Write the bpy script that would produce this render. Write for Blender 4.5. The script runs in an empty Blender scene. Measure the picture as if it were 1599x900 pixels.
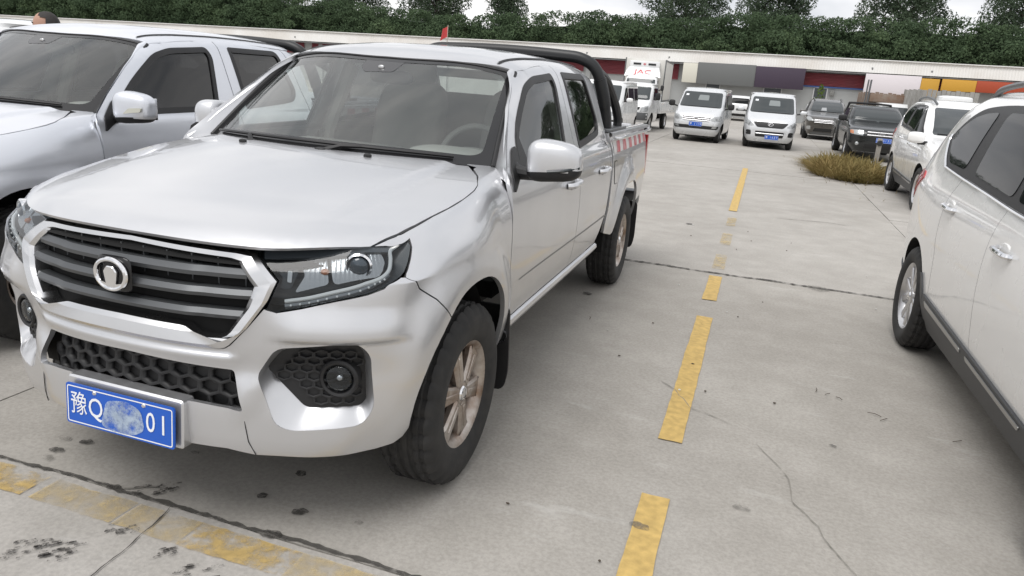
import bpy, bmesh, math, random
import numpy as np
from mathutils import Vector, Matrix
from mathutils.geometry import delaunay_2d_cdt

random.seed(7); rng = np.random.default_rng(11)
SC = bpy.context.scene
COL = SC.collection
# ---------------------------------------------------------------- camera
CAM_F, CAM_YAW, CAM_PITCH, CAM_ROLL = 1148.13 / 1599, math.radians(-17.387), math.radians(16.104), math.radians(4.487)
CAM_POS = Vector((1.8183, -2.5059, 1.5856))
cd = bpy.data.cameras.new('camera'); cam = bpy.data.objects.new('camera', cd); COL.objects.link(cam)
_f = Vector((math.sin(CAM_YAW) * math.cos(CAM_PITCH), math.cos(CAM_YAW) * math.cos(CAM_PITCH), -math.sin(CAM_PITCH)))
_r = Vector((math.cos(CAM_YAW), -math.sin(CAM_YAW), 0)); _u = _r.cross(_f)
_R = _r * math.cos(CAM_ROLL) + _u * math.sin(CAM_ROLL); _U = -_r * math.sin(CAM_ROLL) + _u * math.cos(CAM_ROLL)
cam.matrix_world = Matrix(((_R.x, _U.x, -_f.x, CAM_POS.x), (_R.y, _U.y, -_f.y, CAM_POS.y), (_R.z, _U.z, -_f.z, CAM_POS.z), (0, 0, 0, 1)))
cd.sensor_width = 36; cd.lens = CAM_F * 36; cd.clip_start = .05; cd.clip_end = 2000
SC.camera = cam
# ---------------------------------------------------------------- sky: thin even overcast
SUN_EL, SUN_AZ = math.radians(62), math.radians(200)
w = bpy.data.worlds.new('World'); SC.world = w; w.use_nodes = True
nt = w.node_tree; nt.nodes.clear()
N = lambda t, **k: (lambda n: ([setattr(n, a, b) for a, b in k.items()], n)[1])(nt.nodes.new(t))
out = N('ShaderNodeOutputWorld'); bg = N('ShaderNodeBackground'); sky = N('ShaderNodeTexSky')
sky.sky_type = 'NISHITA'; sky.sun_disc = False; sky.sun_elevation = SUN_EL; sky.sun_rotation = SUN_AZ
sky.air_density = 1.0; sky.dust_density = 4.0
hs = N('ShaderNodeHueSaturation'); hs.inputs['Saturation'].default_value = .12; hs.inputs['Value'].default_value = 1.0
tc = N('ShaderNodeTexCoord'); mp = N('ShaderNodeMapping'); mp.inputs['Scale'].default_value = (1, 1, 2.6)
nz = N('ShaderNodeTexNoise'); nz.inputs['Scale'].default_value = 3.0; nz.inputs['Detail'].default_value = 5; nz.inputs['Roughness'].default_value = .55
cr = N('ShaderNodeValToRGB'); cr.color_ramp.elements[0].position = .36; cr.color_ramp.elements[1].position = .64
cr.color_ramp.elements[0].color = (5.9, 6.15, 6.6, 1); cr.color_ramp.elements[1].color = (10.2, 10.1, 10.15, 1)
mx = N('ShaderNodeMixRGB'); mx.inputs['Fac'].default_value = .86
L = nt.links.new
L(sky.outputs[0], hs.inputs['Color']); L(tc.outputs['Generated'], mp.inputs[0]); L(mp.outputs[0], nz.inputs['Vector']); L(nz.outputs[0], cr.inputs[0])
L(hs.outputs[0], mx.inputs[1]); L(cr.outputs[0], mx.inputs[2]); L(mx.outputs[0], bg.inputs['Color']); bg.inputs['Strength'].default_value = .105
L(bg.outputs[0], out.inputs[0])
sd = bpy.data.lights.new('sun', 'SUN'); sd.energy = 1.5; sd.angle = math.radians(35); sd.color = (1, .975, .95)
sun = bpy.data.objects.new('sun', sd); COL.objects.link(sun)
_sd = Vector((math.sin(SUN_AZ) * math.cos(SUN_EL), math.cos(SUN_AZ) * math.cos(SUN_EL), math.sin(SUN_EL)))
sun.rotation_euler = _sd.to_track_quat('Z', 'Y').to_euler(); sun.location = (0, 0, 30)
vs = SC.view_settings; vs.view_transform = 'Standard'; vs.look = 'None'; vs.exposure = .32; vs.gamma = 1; vs.use_curve_mapping = False
SC.cycles.max_bounces = 8; SC.cycles.transparent_max_bounces = 16; SC.cycles.caustics_reflective = False; SC.cycles.caustics_refractive = False
SC.cycles.use_denoising = True
# ---------------------------------------------------------------- materials
MATS = {}
def mat(name, col, rough=.5, metal=0., coat=0., spec=.5, noise=None, bump=None, emit=None, rvar=0.):
    """principled material; noise = (scale, amount, colour2); bump = (scale, strength, distance)"""
    if name in MATS: return MATS[name]
    m = bpy.data.materials.new(name); m.use_nodes = True; t = m.node_tree; b = t.nodes['Principled BSDF']
    b.inputs['Base Color'].default_value = (*col, 1); b.inputs['Roughness'].default_value = rough; b.inputs['Metallic'].default_value = metal
    b.inputs['Coat Weight'].default_value = coat; b.inputs['Coat Roughness'].default_value = .04; b.inputs['Specular IOR Level'].default_value = spec
    if noise or bump or rvar:
        tc = t.nodes.new('ShaderNodeTexCoord')
    if noise:
        sc, amt, c2 = noise
        n = t.nodes.new('ShaderNodeTexNoise'); n.inputs['Scale'].default_value = sc; n.inputs['Detail'].default_value = 6; n.inputs['Roughness'].default_value = .6
        r = t.nodes.new('ShaderNodeValToRGB'); r.color_ramp.elements[0].position = .35; r.color_ramp.elements[1].position = .7
        r.color_ramp.elements[0].color = (0, 0, 0, 1); r.color_ramp.elements[1].color = (amt, amt, amt, 1)
        mx = t.nodes.new('ShaderNodeMixRGB'); mx.inputs[1].default_value = (*col, 1); mx.inputs[2].default_value = (*c2, 1)
        t.links.new(tc.outputs['Object'], n.inputs['Vector']); t.links.new(n.outputs[0], r.inputs[0]); t.links.new(r.outputs[0], mx.inputs[0])
        t.links.new(mx.outputs[0], b.inputs['Base Color'])
    if rvar:
        n = t.nodes.new('ShaderNodeTexNoise'); n.inputs['Scale'].default_value = 3.5; n.inputs['Detail'].default_value = 5
        ma = t.nodes.new('ShaderNodeMapRange'); ma.inputs[1].default_value = .3; ma.inputs[2].default_value = .7; ma.inputs[3].default_value = rough - rvar; ma.inputs[4].default_value = rough + rvar
        t.links.new(tc.outputs['Object'], n.inputs['Vector']); t.links.new(n.outputs[0], ma.inputs[0]); t.links.new(ma.outputs[0], b.inputs['Roughness'])
    if bump:
        sc, st, di = bump
        n = t.nodes.new('ShaderNodeTexNoise'); n.inputs['Scale'].default_value = sc; n.inputs['Detail'].default_value = 4
        bp = t.nodes.new('ShaderNodeBump'); bp.inputs['Strength'].default_value = st; bp.inputs['Distance'].default_value = di
        t.links.new(tc.outputs['Object'], n.inputs['Vector']); t.links.new(n.outputs[0], bp.inputs['Height']); t.links.new(bp.outputs[0], b.inputs['Normal'])
    if emit: b.inputs['Emission Color'].default_value = (*emit[0], 1); b.inputs['Emission Strength'].default_value = emit[1]
    MATS[name] = m
    return m

def glass(name, tint, ior=1.5, haze=0., hazecol=(.5, .52, .5), rough=0.):
    """thin sheet of window glass: tinted see-through plus a fresnel reflection, optional dust film"""
    if name in MATS: return MATS[name]
    m = bpy.data.materials.new(name); m.use_nodes = True; t = m.node_tree; t.nodes.clear()
    o = t.nodes.new('ShaderNodeOutputMaterial'); tr = t.nodes.new('ShaderNodeBsdfTransparent'); gl = t.nodes.new('ShaderNodeBsdfGlossy')
    fr = t.nodes.new('ShaderNodeFresnel'); mx = t.nodes.new('ShaderNodeMixShader'); df = t.nodes.new('ShaderNodeBsdfDiffuse'); m2 = t.nodes.new('ShaderNodeMixShader')
    tr.inputs[0].default_value = (*tint, 1); gl.inputs['Roughness'].default_value = rough; gl.inputs['Color'].default_value = (1, 1, 1, 1); fr.inputs[0].default_value = ior
    gb = t.nodes.new('ShaderNodeNewGeometry'); mi_ = t.nodes.new('ShaderNodeMath'); mi_.operation = 'MULTIPLY_ADD'; mi_.inputs[1].default_value = 1 / ior - ior; mi_.inputs[2].default_value = ior
    t.links.new(gb.outputs['Backfacing'], mi_.inputs[0]); t.links.new(mi_.outputs[0], fr.inputs[0])          # same reflectance from both faces of the pane
    df.inputs[0].default_value = (*hazecol, 1)
    if haze:
        tc = t.nodes.new('ShaderNodeTexCoord'); n = t.nodes.new('ShaderNodeTexNoise'); n.inputs['Scale'].default_value = 2.5; n.inputs['Detail'].default_value = 6
        ma = t.nodes.new('ShaderNodeMapRange'); ma.inputs[1].default_value = .3; ma.inputs[2].default_value = .7; ma.inputs[3].default_value = haze * .6; ma.inputs[4].default_value = haze * 1.4
        t.links.new(tc.outputs['Object'], n.inputs['Vector']); t.links.new(n.outputs[0], ma.inputs[0]); t.links.new(ma.outputs[0], m2.inputs[0])
    else: m2.inputs[0].default_value = 0
    t.links.new(tr.outputs[0], m2.inputs[1]); t.links.new(df.outputs[0], m2.inputs[2])
    t.links.new(fr.outputs[0], mx.inputs[0]); t.links.new(m2.outputs[0], mx.inputs[1]); t.links.new(gl.outputs[0], mx.inputs[2]); t.links.new(mx.outputs[0], o.inputs[0])
    MATS[name] = m
    return m

def paint(name, col, metal=.0, rough=.35, dust=.12, coat=1.):
    return mat(name, col, rough=rough, metal=metal, coat=coat, noise=(1.7, dust, (.36, .33, .29)), rvar=.05)

# ---------------------------------------------------------------- mesh data
class M:
    def __init__(self): self.V = []; self.F = []; self.N = []; self.I = []; self.n = 0; self.custom = False
    def add(self, V, F, Nn=None, mi=0):
        V = np.asarray(V, float).reshape(-1, 3)
        self.V.append(V)
        if Nn is None: self.N.append(np.zeros_like(V))
        else: self.N.append(np.asarray(Nn, float).reshape(-1, 3)); self.custom = True
        for f in F: self.F.append([int(i) + self.n for i in f]); self.I.append(mi)
        self.n += len(V); return self
    def join(self, o, mi=None):
        k = self.n
        self.V += o.V; self.N += o.N; self.n += o.n; self.custom |= o.custom
        for f, i in zip(o.F, o.I): self.F.append([a + k for a in f]); self.I.append(i if mi is None else mi)
        return self
    def arr(self): return np.vstack(self.V)
    def xf(self, A, t=(0, 0, 0)):
        A = np.asarray(A, float); r = M(); V = self.arr() @ A.T + np.asarray(t, float)
        Nn = np.vstack(self.N) @ np.linalg.inv(A)
        F = [f[::-1] for f in self.F] if np.linalg.det(A) < 0 else [list(f) for f in self.F]
        r.V = [V]; r.N = [Nn]; r.F = F; r.I = list(self.I); r.n = self.n; r.custom = self.custom
        return r
    def move(self, t): return self.xf(np.eye(3), t)
    def mirror(self): return self.xf(np.diag([-1, 1, 1]))
    def mesh(self, name, mats, angle=35):
        me = bpy.data.meshes.new(name); V = self.arr()
        me.from_pydata(V.tolist(), [], self.F)
        for m in (mats if isinstance(mats, (list, tuple)) else [mats]): me.materials.append(m)
        if any(self.I): me.polygons.foreach_set('material_index', self.I)
        me.polygons.foreach_set('use_smooth', [True] * len(self.F))
        me.set_sharp_from_angle(angle=math.radians(angle))
        if self.custom:
            Nn = np.vstack(self.N)
            me.normals_split_custom_set_from_vertices(Nn.tolist())
        me.update()
        return me

def obj(name, m, mats, parent=None, loc=None, rot=None, angle=35):
    me = m.mesh(name, mats, angle) if isinstance(m, M) else m
    o = bpy.data.objects.new(name, me); COL.objects.link(o)
    if parent is not None: o.parent = parent
    if loc is not None: o.location = loc
    if rot is not None: o.rotation_euler = rot
    return o
def tag(o, label=None, cat=None, group=None, kind=None):
    if label: o['label'] = label
    if cat: o['category'] = cat
    if group: o['group'] = group
    if kind: o['kind'] = kind
    return o
def thing(name, label, cat, loc=(0, 0, 0), rotz=0., group=None):
    o = bpy.data.objects.new(name, None); COL.objects.link(o); o.location = loc; o.rotation_euler = (0, 0, rotz); o.empty_display_size = .2
    return tag(o, label, cat, group)
def both(name, m, mats, parent, **k):
    """the part and its mirror image"""
    return obj(name, m, mats, parent, **k), obj(name, m.mirror(), mats, parent, **k)

# ---------------------------------------------------------------- 2-D helpers
def inside(P, poly):
    P = np.asarray(P, float); poly = np.asarray(poly, float)
    a = poly; b = np.roll(poly, -1, 0)
    x, y = P[:, 0:1], P[:, 1:2]
    c = ((a[:, 1] > y) != (b[:, 1] > y))
    with np.errstate(divide='ignore', invalid='ignore'):
        xi = a[:, 0] + (y - a[:, 1]) * (b[:, 0] - a[:, 0]) / (b[:, 1] - a[:, 1])
    return ((c & (x < xi)).sum(1) % 2) == 1
def dens(P, res, closed=True):
    P = np.asarray(P, float); out = []
    n = len(P)
    for i in range(n if closed else n - 1):
        a, b = P[i], P[(i + 1) % n]; k = max(1, int(math.ceil(np.linalg.norm(b - a) / res)))
        for j in range(k): out.append(a + (b - a) * j / k)
    if not closed: out.append(P[-1])
    return np.array(out)
def area(P): P = np.asarray(P); return .5 * np.sum(P[:, 0] * np.roll(P[:, 1], -1) - P[:, 1] * np.roll(P[:, 0], -1))
def inset(P, d):
    """move a closed outline inwards by d"""
    P = np.asarray(P, float)
    if area(P) < 0: P = P[::-1]
    e = np.roll(P, -1, 0) - P; e /= np.maximum(np.linalg.norm(e, axis=1), 1e-9)[:, None]
    n = np.stack([-e[:, 1], e[:, 0]], -1); m = n + np.roll(n, 1, 0); l = np.maximum((m * m).sum(1), .35)
    return P + m * (2 * d / l)[:, None]
def rounded(P, r, n=5):
    P = [np.array(p, float) for p in P]; out = []
    for i, p in enumerate(P):
        a, b = P[i - 1], P[(i + 1) % len(P)]
        rr = r[i] if isinstance(r, (list, tuple)) else r
        la, lb = np.linalg.norm(a - p), np.linalg.norm(b - p); d = min(rr, la * .48, lb * .48)
        p0, p1 = p + (a - p) / la * d, p + (b - p) / lb * d
        for k in range(n + 1):
            u = k / n; out.append((1 - u)**2 * p0 + 2 * u * (1 - u) * p + u * u * p1)
    return np.array(out)
def segdist(P, poly):
    a = np.asarray(poly, float); b = np.roll(a, -1, 0); d = np.full(len(P), 1e9)
    for i in range(0, len(P), 4000):
        p = P[i:i + 4000, None, :]; ab = (b - a)[None]; t = np.clip(((p - a) * ab).sum(-1) / np.maximum((ab * ab).sum(-1), 1e-12), 0, 1)
        d[i:i + 4000] = np.linalg.norm(p - (a + t[..., None] * ab), axis=-1).min(1)
    return d

def panel(poly, fn, res=.03, holes=(), depth=.015, gap=.0022, out=None, off=0., mi=0, edge=None):
    """sheet cut to an outline in a surface's own coordinates, with a turned-in edge. fn(u, v, off) -> xyz"""
    poly = inset(poly, gap) if gap else np.asarray(poly, float)
    loops = [dens(poly, edge or res * .7)] + [dens(h, edge or res * .7) for h in holes]
    lo, hi = poly.min(0), poly.max(0)
    gx = np.arange(lo[0] + res * .5, hi[0], res); gy = np.arange(lo[1] + res * .5, hi[1], res * .9)
    G = np.array([(x + (res * .5 if j % 2 else 0), y) for j, y in enumerate(gy) for x in gx]).reshape(-1, 2)
    if len(G):
        k = inside(G, loops[0])
        for h in loops[1:]: k &= ~inside(G, h)
        G = G[k]
        for l in loops:
            if len(G): G = G[segdist(G, l) > res * .42]
    pts = []; E = []
    for l in loops:
        s = len(pts); pts += [tuple(p) for p in l]; E += [(s + i, s + (i + 1) % len(l)) for i in range(len(l))]
    pts += [tuple(p) for p in G]
    r = delaunay_2d_cdt([Vector(p) for p in pts], E, [], 0, 1e-6)
    P = np.array([(v[0], v[1]) for v in r[0]]); T = np.array([tuple(f) for f in r[2] if len(f) == 3])
    c = P[T].mean(1); k = inside(c, loops[0])
    for h in loops[1:]: k &= ~inside(c, h)
    T = T[k]
    def nrm(Q):
        e = 2.5e-3; u, v = Q[:, 0], Q[:, 1]
        n = np.cross(fn(u + e, v, off) - fn(u - e, v, off), fn(u, v + e, off) - fn(u, v - e, off))
        return n / np.maximum(np.linalg.norm(n, axis=1), 1e-12)[:, None]
    V = fn(P[:, 0], P[:, 1], off); Nn = nrm(P)
    sg = 1
    if out is not None and (Nn @ np.asarray(out, float)).mean() < 0: sg = -1
    Nn = Nn * sg
    g = np.cross(V[T[:, 1]] - V[T[:, 0]], V[T[:, 2]] - V[T[:, 0]])
    ok = np.linalg.norm(g, axis=1) > 1e-9; T, g = T[ok], g[ok]
    fl = np.where(((g * Nn[T[:, 0]]).sum(1) < 0)[:, None], T[:, ::-1], T)
    m = M(); m.add(V, fl, Nn, mi)
    if depth:
        for l in loops:
            A = fn(l[:, 0], l[:, 1], off); n = nrm(l) * sg; Bq = A - n * depth; k = len(l)
            m.add(np.vstack([A, Bq]), [(i, (i + 1) % k, k + (i + 1) % k, k + i) for i in range(k)], None, mi)
    return m

# ---------------------------------------------------------------- solids
def box(c, s, bev=0., seg=2):
    b = bmesh.new(); bmesh.ops.create_cube(b, size=1); bmesh.ops.scale(b, vec=s, verts=b.verts)
    if bev: bmesh.ops.bevel(b, geom=b.edges[:], offset=bev, segments=seg, affect='EDGES', profile=.5)
    b.verts.index_update(); m = M(); m.add([np.array(v.co) + np.asarray(c, float) for v in b.verts], [[v.index for v in f.verts] for f in b.faces]); b.free()
    return m
def tube(path, r, n=10, caps=True, closed=False):
    P = np.array(path, float); k = len(P); R = np.broadcast_to(np.asarray(r, float), (k,))
    T = np.gradient(P, axis=0) if not closed else (np.roll(P, -1, 0) - np.roll(P, 1, 0))
    T /= np.maximum(np.linalg.norm(T, axis=1), 1e-9)[:, None]
    up = np.array([0, 0, 1.]) if abs(T[0][2]) < .9 else np.array([1., 0, 0])
    a = np.cross(T[0], up); a /= np.linalg.norm(a); V = []
    for i in range(k):
        a = a - T[i] * a.dot(T[i]); a /= np.linalg.norm(a); b = np.cross(T[i], a)
        th = np.arange(n) / n * 2 * np.pi
        V.append(P[i] + R[i] * (np.cos(th)[:, None] * a + np.sin(th)[:, None] * b))
    V = np.vstack(V); F = []
    for i in range(k if closed else k - 1):
        j = (i + 1) % k
        F += [(i*n + q, i*n + (q+1) % n, j*n + (q+1) % n, j*n + q) for q in range(n)]
    if caps and not closed: F += [list(range(n))[::-1], [(k-1)*n + q for q in range(n)]]
    return M().add(V, F)
def lathe(prof, n=48, axis='x', closed=False, mi=0):
    """profile (radius, along) turned about an axis"""
    p = np.array(prof, float); k = len(p); V = []
    for i in range(n):
        t = 2 * math.pi * i / n; c, s = math.cos(t), math.sin(t)
        a, b, l = p[:, 0] * c, p[:, 0] * s, p[:, 1]
        V.append(np.stack({'x': [l, a, b], 'y': [a, l, b], 'z': [a, b, l]}[axis], -1))
    V = np.vstack(V); F = []
    for i in range(n):
        j = (i + 1) % n
        for q in range(k if closed else k - 1):
            q2 = (q + 1) % k; F.append((i*k + q, j*k + q, j*k + q2, i*k + q2))
    return M().add(V, F, None, mi)
def prism(poly, h, fn=None, bev=0.):
    """outline extruded by h; fn(u, v, w) places it. Bevel narrows the top"""
    P = np.asarray(poly, float)
    if area(P) < 0: P = P[::-1]
    k = len(P); rings = [(P, 0.)]
    if bev: rings += [(P, h - bev), (inset(P, bev), h)]
    else: rings += [(P, h)]
    V = np.vstack([np.column_stack([q, np.full(k, w)]) for q, w in rings])
    if fn: V = np.array([fn(*v) for v in V])
    F = []
    for j in range(len(rings) - 1): F += [(j*k + i, j*k + (i+1) % k, (j+1)*k + (i+1) % k, (j+1)*k + i) for i in range(k)]
    F += [list(range(k))[::-1], [(len(rings)-1)*k + i for i in range(k)]]
    return M().add(V, F)
def loft(loops, closed=True, caps=False):
    L_ = [np.asarray(l, float) for l in loops]; k = len(L_[0]); V = np.vstack(L_); F = []
    for j in range(len(L_) - 1):
        F += [(j*k + i, j*k + (i+1) % k, (j+1)*k + (i+1) % k, (j+1)*k + i) for i in range(k if closed else k - 1)]
    if caps: F += [list(range(k))[::-1], [(len(L_)-1)*k + i for i in range(k)]]
    return M().add(V, F)
def resamp(P, n, closed=True):
    P = np.asarray(P, float); Q = np.vstack([P, P[:1]]) if closed else P
    s = np.concatenate([[0], np.cumsum(np.linalg.norm(np.diff(Q, axis=0), axis=1))]); t = np.linspace(0, s[-1], n, endpoint=not closed)
    return np.stack([np.interp(t, s, Q[:, i]) for i in range(Q.shape[1])], -1)
def superell(c, r, e=(.6, .6), n=24, k=14, warp=None):
    f = lambda a, p: np.sign(a) * np.abs(a)**p
    V = []
    for j in range(k + 1):
        ph = -math.pi/2 + math.pi * j / k
        for i in range(n):
            th = 2 * math.pi * i / n
            V.append((f(math.cos(ph), e[0]) * f(math.cos(th), e[1]), f(math.cos(ph), e[0]) * f(math.sin(th), e[1]), f(math.sin(ph), e[0])))
    V = np.array(V)
    if warp is not None: V = warp(V)
    V = V * np.asarray(r) + np.asarray(c)
    F = [(j*n + i, j*n + (i+1) % n, (j+1)*n + (i+1) % n, (j+1)*n + i) for j in range(k) for i in range(n)]
    return M().add(V, F)
def text_mesh(s, size, depth=.001):
    cu = bpy.data.curves.new('t', 'FONT'); cu.body = s; cu.size = size; cu.extrude = depth; cu.align_x = 'CENTER'; cu.align_y = 'CENTER'; cu.resolution_u = 3
    o = bpy.data.objects.new('t', cu); COL.objects.link(o); bpy.context.view_layer.update()
    dg = bpy.context.evaluated_depsgraph_get(); me = o.evaluated_get(dg).to_mesh()
    m = M().add([tuple(v.co) for v in me.vertices], [list(p.vertices) for p in me.polygons])
    o.evaluated_get(dg).to_mesh_clear(); bpy.data.objects.remove(o); bpy.data.curves.remove(cu)
    return m
# ---------------------------------------------------------------- ground: joint bed, concrete slabs, painted lines, cracks and spots
def concrete_mat():
    m = bpy.data.materials.new('weathered_concrete'); m.use_nodes = True; t = m.node_tree; b = t.nodes['Principled BSDF']; L = t.links.new
    def nd(k, **kw):
        n = t.nodes.new(k)
        for a, v in kw.items(): n.inputs[a].default_value = v
        return n
    geo = t.nodes.new('ShaderNodeNewGeometry'); oi = t.nodes.new('ShaderNodeObjectInfo')
    def noise(scale, detail, rough, stretch=None):
        n = nd('ShaderNodeTexNoise', Scale=scale, Detail=detail, Roughness=rough)
        if stretch:
            mp = nd('ShaderNodeMapping', Scale=stretch); L(geo.outputs['Position'], mp.inputs[0]); L(mp.outputs[0], n.inputs['Vector'])
        else: L(geo.outputs['Position'], n.inputs['Vector'])
        return n
    def ramp(src, p0, p1, c0, c1):
        r = t.nodes.new('ShaderNodeValToRGB'); r.color_ramp.elements[0].position = p0; r.color_ramp.elements[1].position = p1
        r.color_ramp.elements[0].color = (*c0, 1); r.color_ramp.elements[1].color = (*c1, 1); L(src, r.inputs[0]); return r
    def mix(fac, a, c, mode='MIX'):
        x = t.nodes.new('ShaderNodeMixRGB'); x.blend_type = mode
        for i, s in enumerate((fac, a, c)):
            if hasattr(s, 'is_output'): L(s, x.inputs[i])
            elif isinstance(s, tuple): x.inputs[i].default_value = (*s, 1)
            else: x.inputs[i].default_value = s
        return x.outputs[0]
    big = ramp(noise(.55, 5, .6).outputs[0], .32, .70, (.352, .334, .308), (.434, .415, .386))
    tint = ramp(oi.outputs['Random'], 0, 1, (.93, .92, .90), (1.07, 1.07, 1.08))
    c = mix(1., big.outputs[0], tint.outputs[0], 'MULTIPLY')
    mid = ramp(noise(3.2, 6, .65).outputs[0], .42, .66, (.92, .918, .91), (1.04, 1.04, 1.04)); c = mix(1., c, mid.outputs[0], 'MULTIPLY')
    fine = ramp(noise(60, 4, .7).outputs[0], .36, .62, (.88, .88, .88), (1.07, 1.07, 1.07)); c = mix(1., c, fine.outputs[0], 'MULTIPLY')
    sp = ramp(noise(230, 2, .6).outputs[0], .66, .74, (0, 0, 0), (.35, .35, .35)); c = mix(sp.outputs[0], c, (.17, .16, .145))
    pale = ramp(noise(1.1, 7, .72, (1.0, 3.2, 1)).outputs[0], .60, .72, (0, 0, 0), (.34, .34, .34)); c = mix(pale.outputs[0], c, (.62, .61, .585))
    dk = ramp(noise(.9, 6, .7, (1.6, 1.0, 1)).outputs[0], .62, .78, (0, 0, 0), (.17, .17, .17)); c = mix(dk.outputs[0], c, (.22, .205, .18))
    grit = ramp(noise(34, 3, .75).outputs[0], .70, .76, (0, 0, 0), (.32, .32, .32)); c = mix(grit.outputs[0], c, (.20, .185, .165))
    L(c, b.inputs['Base Color']); b.inputs['Roughness'].default_value = .82; b.inputs['Specular IOR Level'].default_value = .3
    bp = nd('ShaderNodeBump', Strength=.22, Distance=.004); L(noise(85, 5, .7).outputs[0], bp.inputs['Height']); L(bp.outputs[0], b.inputs['Normal'])
    return m
CONC = concrete_mat()
SOIL = mat('joint_dirt', (.085, .078, .066), rough=.95, noise=(40, .6, (.16, .15, .13)))
ground = tag(obj('ground', M().add([(-400, -80, -.014), (400, -80, -.014), (400, 600, -.014), (-400, 600, -.014)], [(0, 1, 2, 3)]), CONC), kind='structure')
XJ = [3.74 + 4.98 * k for k in range(-9, 9)]; YJ = [-.655 + 4.875 * k for k in range(-2, 11)]
lot = bpy.data.objects.new('parking_lot', None); COL.objects.link(lot); tag(lot, kind='structure')
obj('joint_bed', M().add([(XJ[0], YJ[0], -.010), (XJ[-1], YJ[0], -.010), (XJ[-1], YJ[-1], -.010), (XJ[0], YJ[-1], -.010)], [(0, 1, 2, 3)]), SOIL, lot)
def wav(a, b, amp, step, seed):
    a, b = np.array(a), np.array(b); n = max(2, int(np.linalg.norm(b - a) / step)); t_ = np.linspace(0, 1, n + 1)[:-1]
    r = np.random.default_rng(seed); d = (b - a) / np.linalg.norm(b - a); nn = np.array([-d[1], d[0]])
    w_ = np.convolve(r.normal(0, 1, n + 6), np.ones(3) / 3, 'same')[3:3 + n] + r.normal(0, .6, n)
    return a + np.outer(t_, b - a) + np.outer(w_ * amp * np.sin(np.clip(t_, .02, .98) * np.pi)**.3, nn)
for i in range(len(XJ) - 1):
    for j in range(len(YJ) - 1):
        x0, x1, y0, y1 = XJ[i], XJ[i + 1], YJ[j], YJ[j + 1]
        near = (abs((x0 + x1) / 2 - 1) < 8) and y1 < 18
        st, am, g = (.10, .0022, .0045) if near else (1.6, .003, .006)
        sd_ = lambda k: (i * 977 + j * 131 + k) % 100003
        P = np.vstack([wav((x0 + g, y0 + g), (x1 - g, y0 + g), am, st, sd_(1)), wav((x1 - g, y0 + g), (x1 - g, y1 - g), am, st, sd_(2)), wav((x1 - g, y1 - g), (x0 + g, y1 - g), am, st, sd_(3)), wav((x0 + g, y1 - g), (x0 + g, y0 + g), am, st, sd_(4))])
        k = len(P); c0 = P.mean(0); dz = .0012 * ((i * 7 + j * 3) % 4)
        V = np.vstack([np.column_stack([P - c0, np.full(k, dz)]), np.column_stack([P - c0, np.full(k, -.012)])])
        obj('concrete_slab', M().add(V, [list(range(k))] + [(a, k + a, k + (a + 1) % k, (a + 1) % k) for a in range(k)]), CONC, lot, loc=(c0[0], c0[1], 0))
def worn(name, col, keep0, keep1, scale, rough=.7, alpha=1.):
    """flat mark with worn-through gaps"""
    m = bpy.data.materials.new(name); m.use_nodes = True; t = m.node_tree; b = t.nodes['Principled BSDF']; L = t.links.new
    b.inputs['Base Color'].default_value = (*col, 1); b.inputs['Roughness'].default_value = rough
    g = t.nodes.new('ShaderNodeNewGeometry'); n = t.nodes.new('ShaderNodeTexNoise'); n.inputs['Scale'].default_value = scale; n.inputs['Detail'].default_value = 8; n.inputs['Roughness'].default_value = .72
    r = t.nodes.new('ShaderNodeValToRGB'); r.color_ramp.elements[0].position = keep0; r.color_ramp.elements[1].position = keep1
    r.color_ramp.elements[0].color = (0, 0, 0, 1); r.color_ramp.elements[1].color = (alpha, alpha, alpha, 1)
    n2 = t.nodes.new('ShaderNodeTexNoise'); n2.inputs['Scale'].default_value = 28; n2.inputs['Detail'].default_value = 5
    r2 = t.nodes.new('ShaderNodeValToRGB'); r2.color_ramp.elements[0].position = .3; r2.color_ramp.elements[1].position = .7
    r2.color_ramp.elements[0].color = (*[c * .78 for c in col], 1); r2.color_ramp.elements[1].color = (*[min(1, c * 1.1) for c in col], 1)
    L(g.outputs['Position'], n.inputs['Vector']); L(n.outputs[0], r.inputs[0]); L(g.outputs['Position'], n2.inputs['Vector']); L(n2.outputs[0], r2.inputs[0]); L(r2.outputs[0], b.inputs['Base Color'])
    L(r.outputs[0], b.inputs['Alpha'])
    return m
YEL = worn('yellow_line_paint', (.58, .40, .135), .20, .36, 9., alpha=.95); YELF = worn('faded_yellow_paint', (.58, .44, .20), .36, .66, 7., alpha=.6); YELP = worn('worn_yellow_paint', (.58, .41, .15), .42, .60, 8., alpha=.8)
def mark(name, P, mt, z=.0085, parent=None):
    P = np.asarray(P, float); c0 = P.mean(0)
    return obj(name, M().add(np.column_stack([P - c0, np.zeros(len(P))]), [list(range(len(P)))]), mt, parent or lot, loc=(c0[0], c0[1], z))
def dash(x0, x1, y0, y1, mt, seed, name='painted_dash'):
    q = np.vstack([wav((x0, y0), (x1, y0), .003, .03, seed), wav((x1, y0), (x1, y1), .0022, .07, seed + 1), wav((x1, y1), (x0, y1), .003, .03, seed + 2), wav((x0, y1), (x0, y0), .0022, .07, seed + 3)])
    mark(name, q, mt)
for n_, (y0, y1, mt, dx) in enumerate([(-1.75, .19, YEL, .012), (.70, 2.795, YEL, .006), (3.27, 4.10, YEL, .0), (4.40, 5.06, YELF, 0), (5.60, 6.30, YELF, 0), (6.85, 7.50, YELF, 0), (8.10, 14.6, YEL, -.02)]):
    dash(1.580 + dx, 1.692 + dx, y0, y1, mt, 50 + n_ * 5)
for n_, (x0, x1, mt) in enumerate([(-2.2, -.50, YELP), (-.46, -.09, YELF), (-.08, .19, YELF), (.19, .60, YELP), (.60, 1.25, YELF)]):
    dash(x0, x1, -.825, -.692, mt, 200 + n_ * 5)
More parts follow.
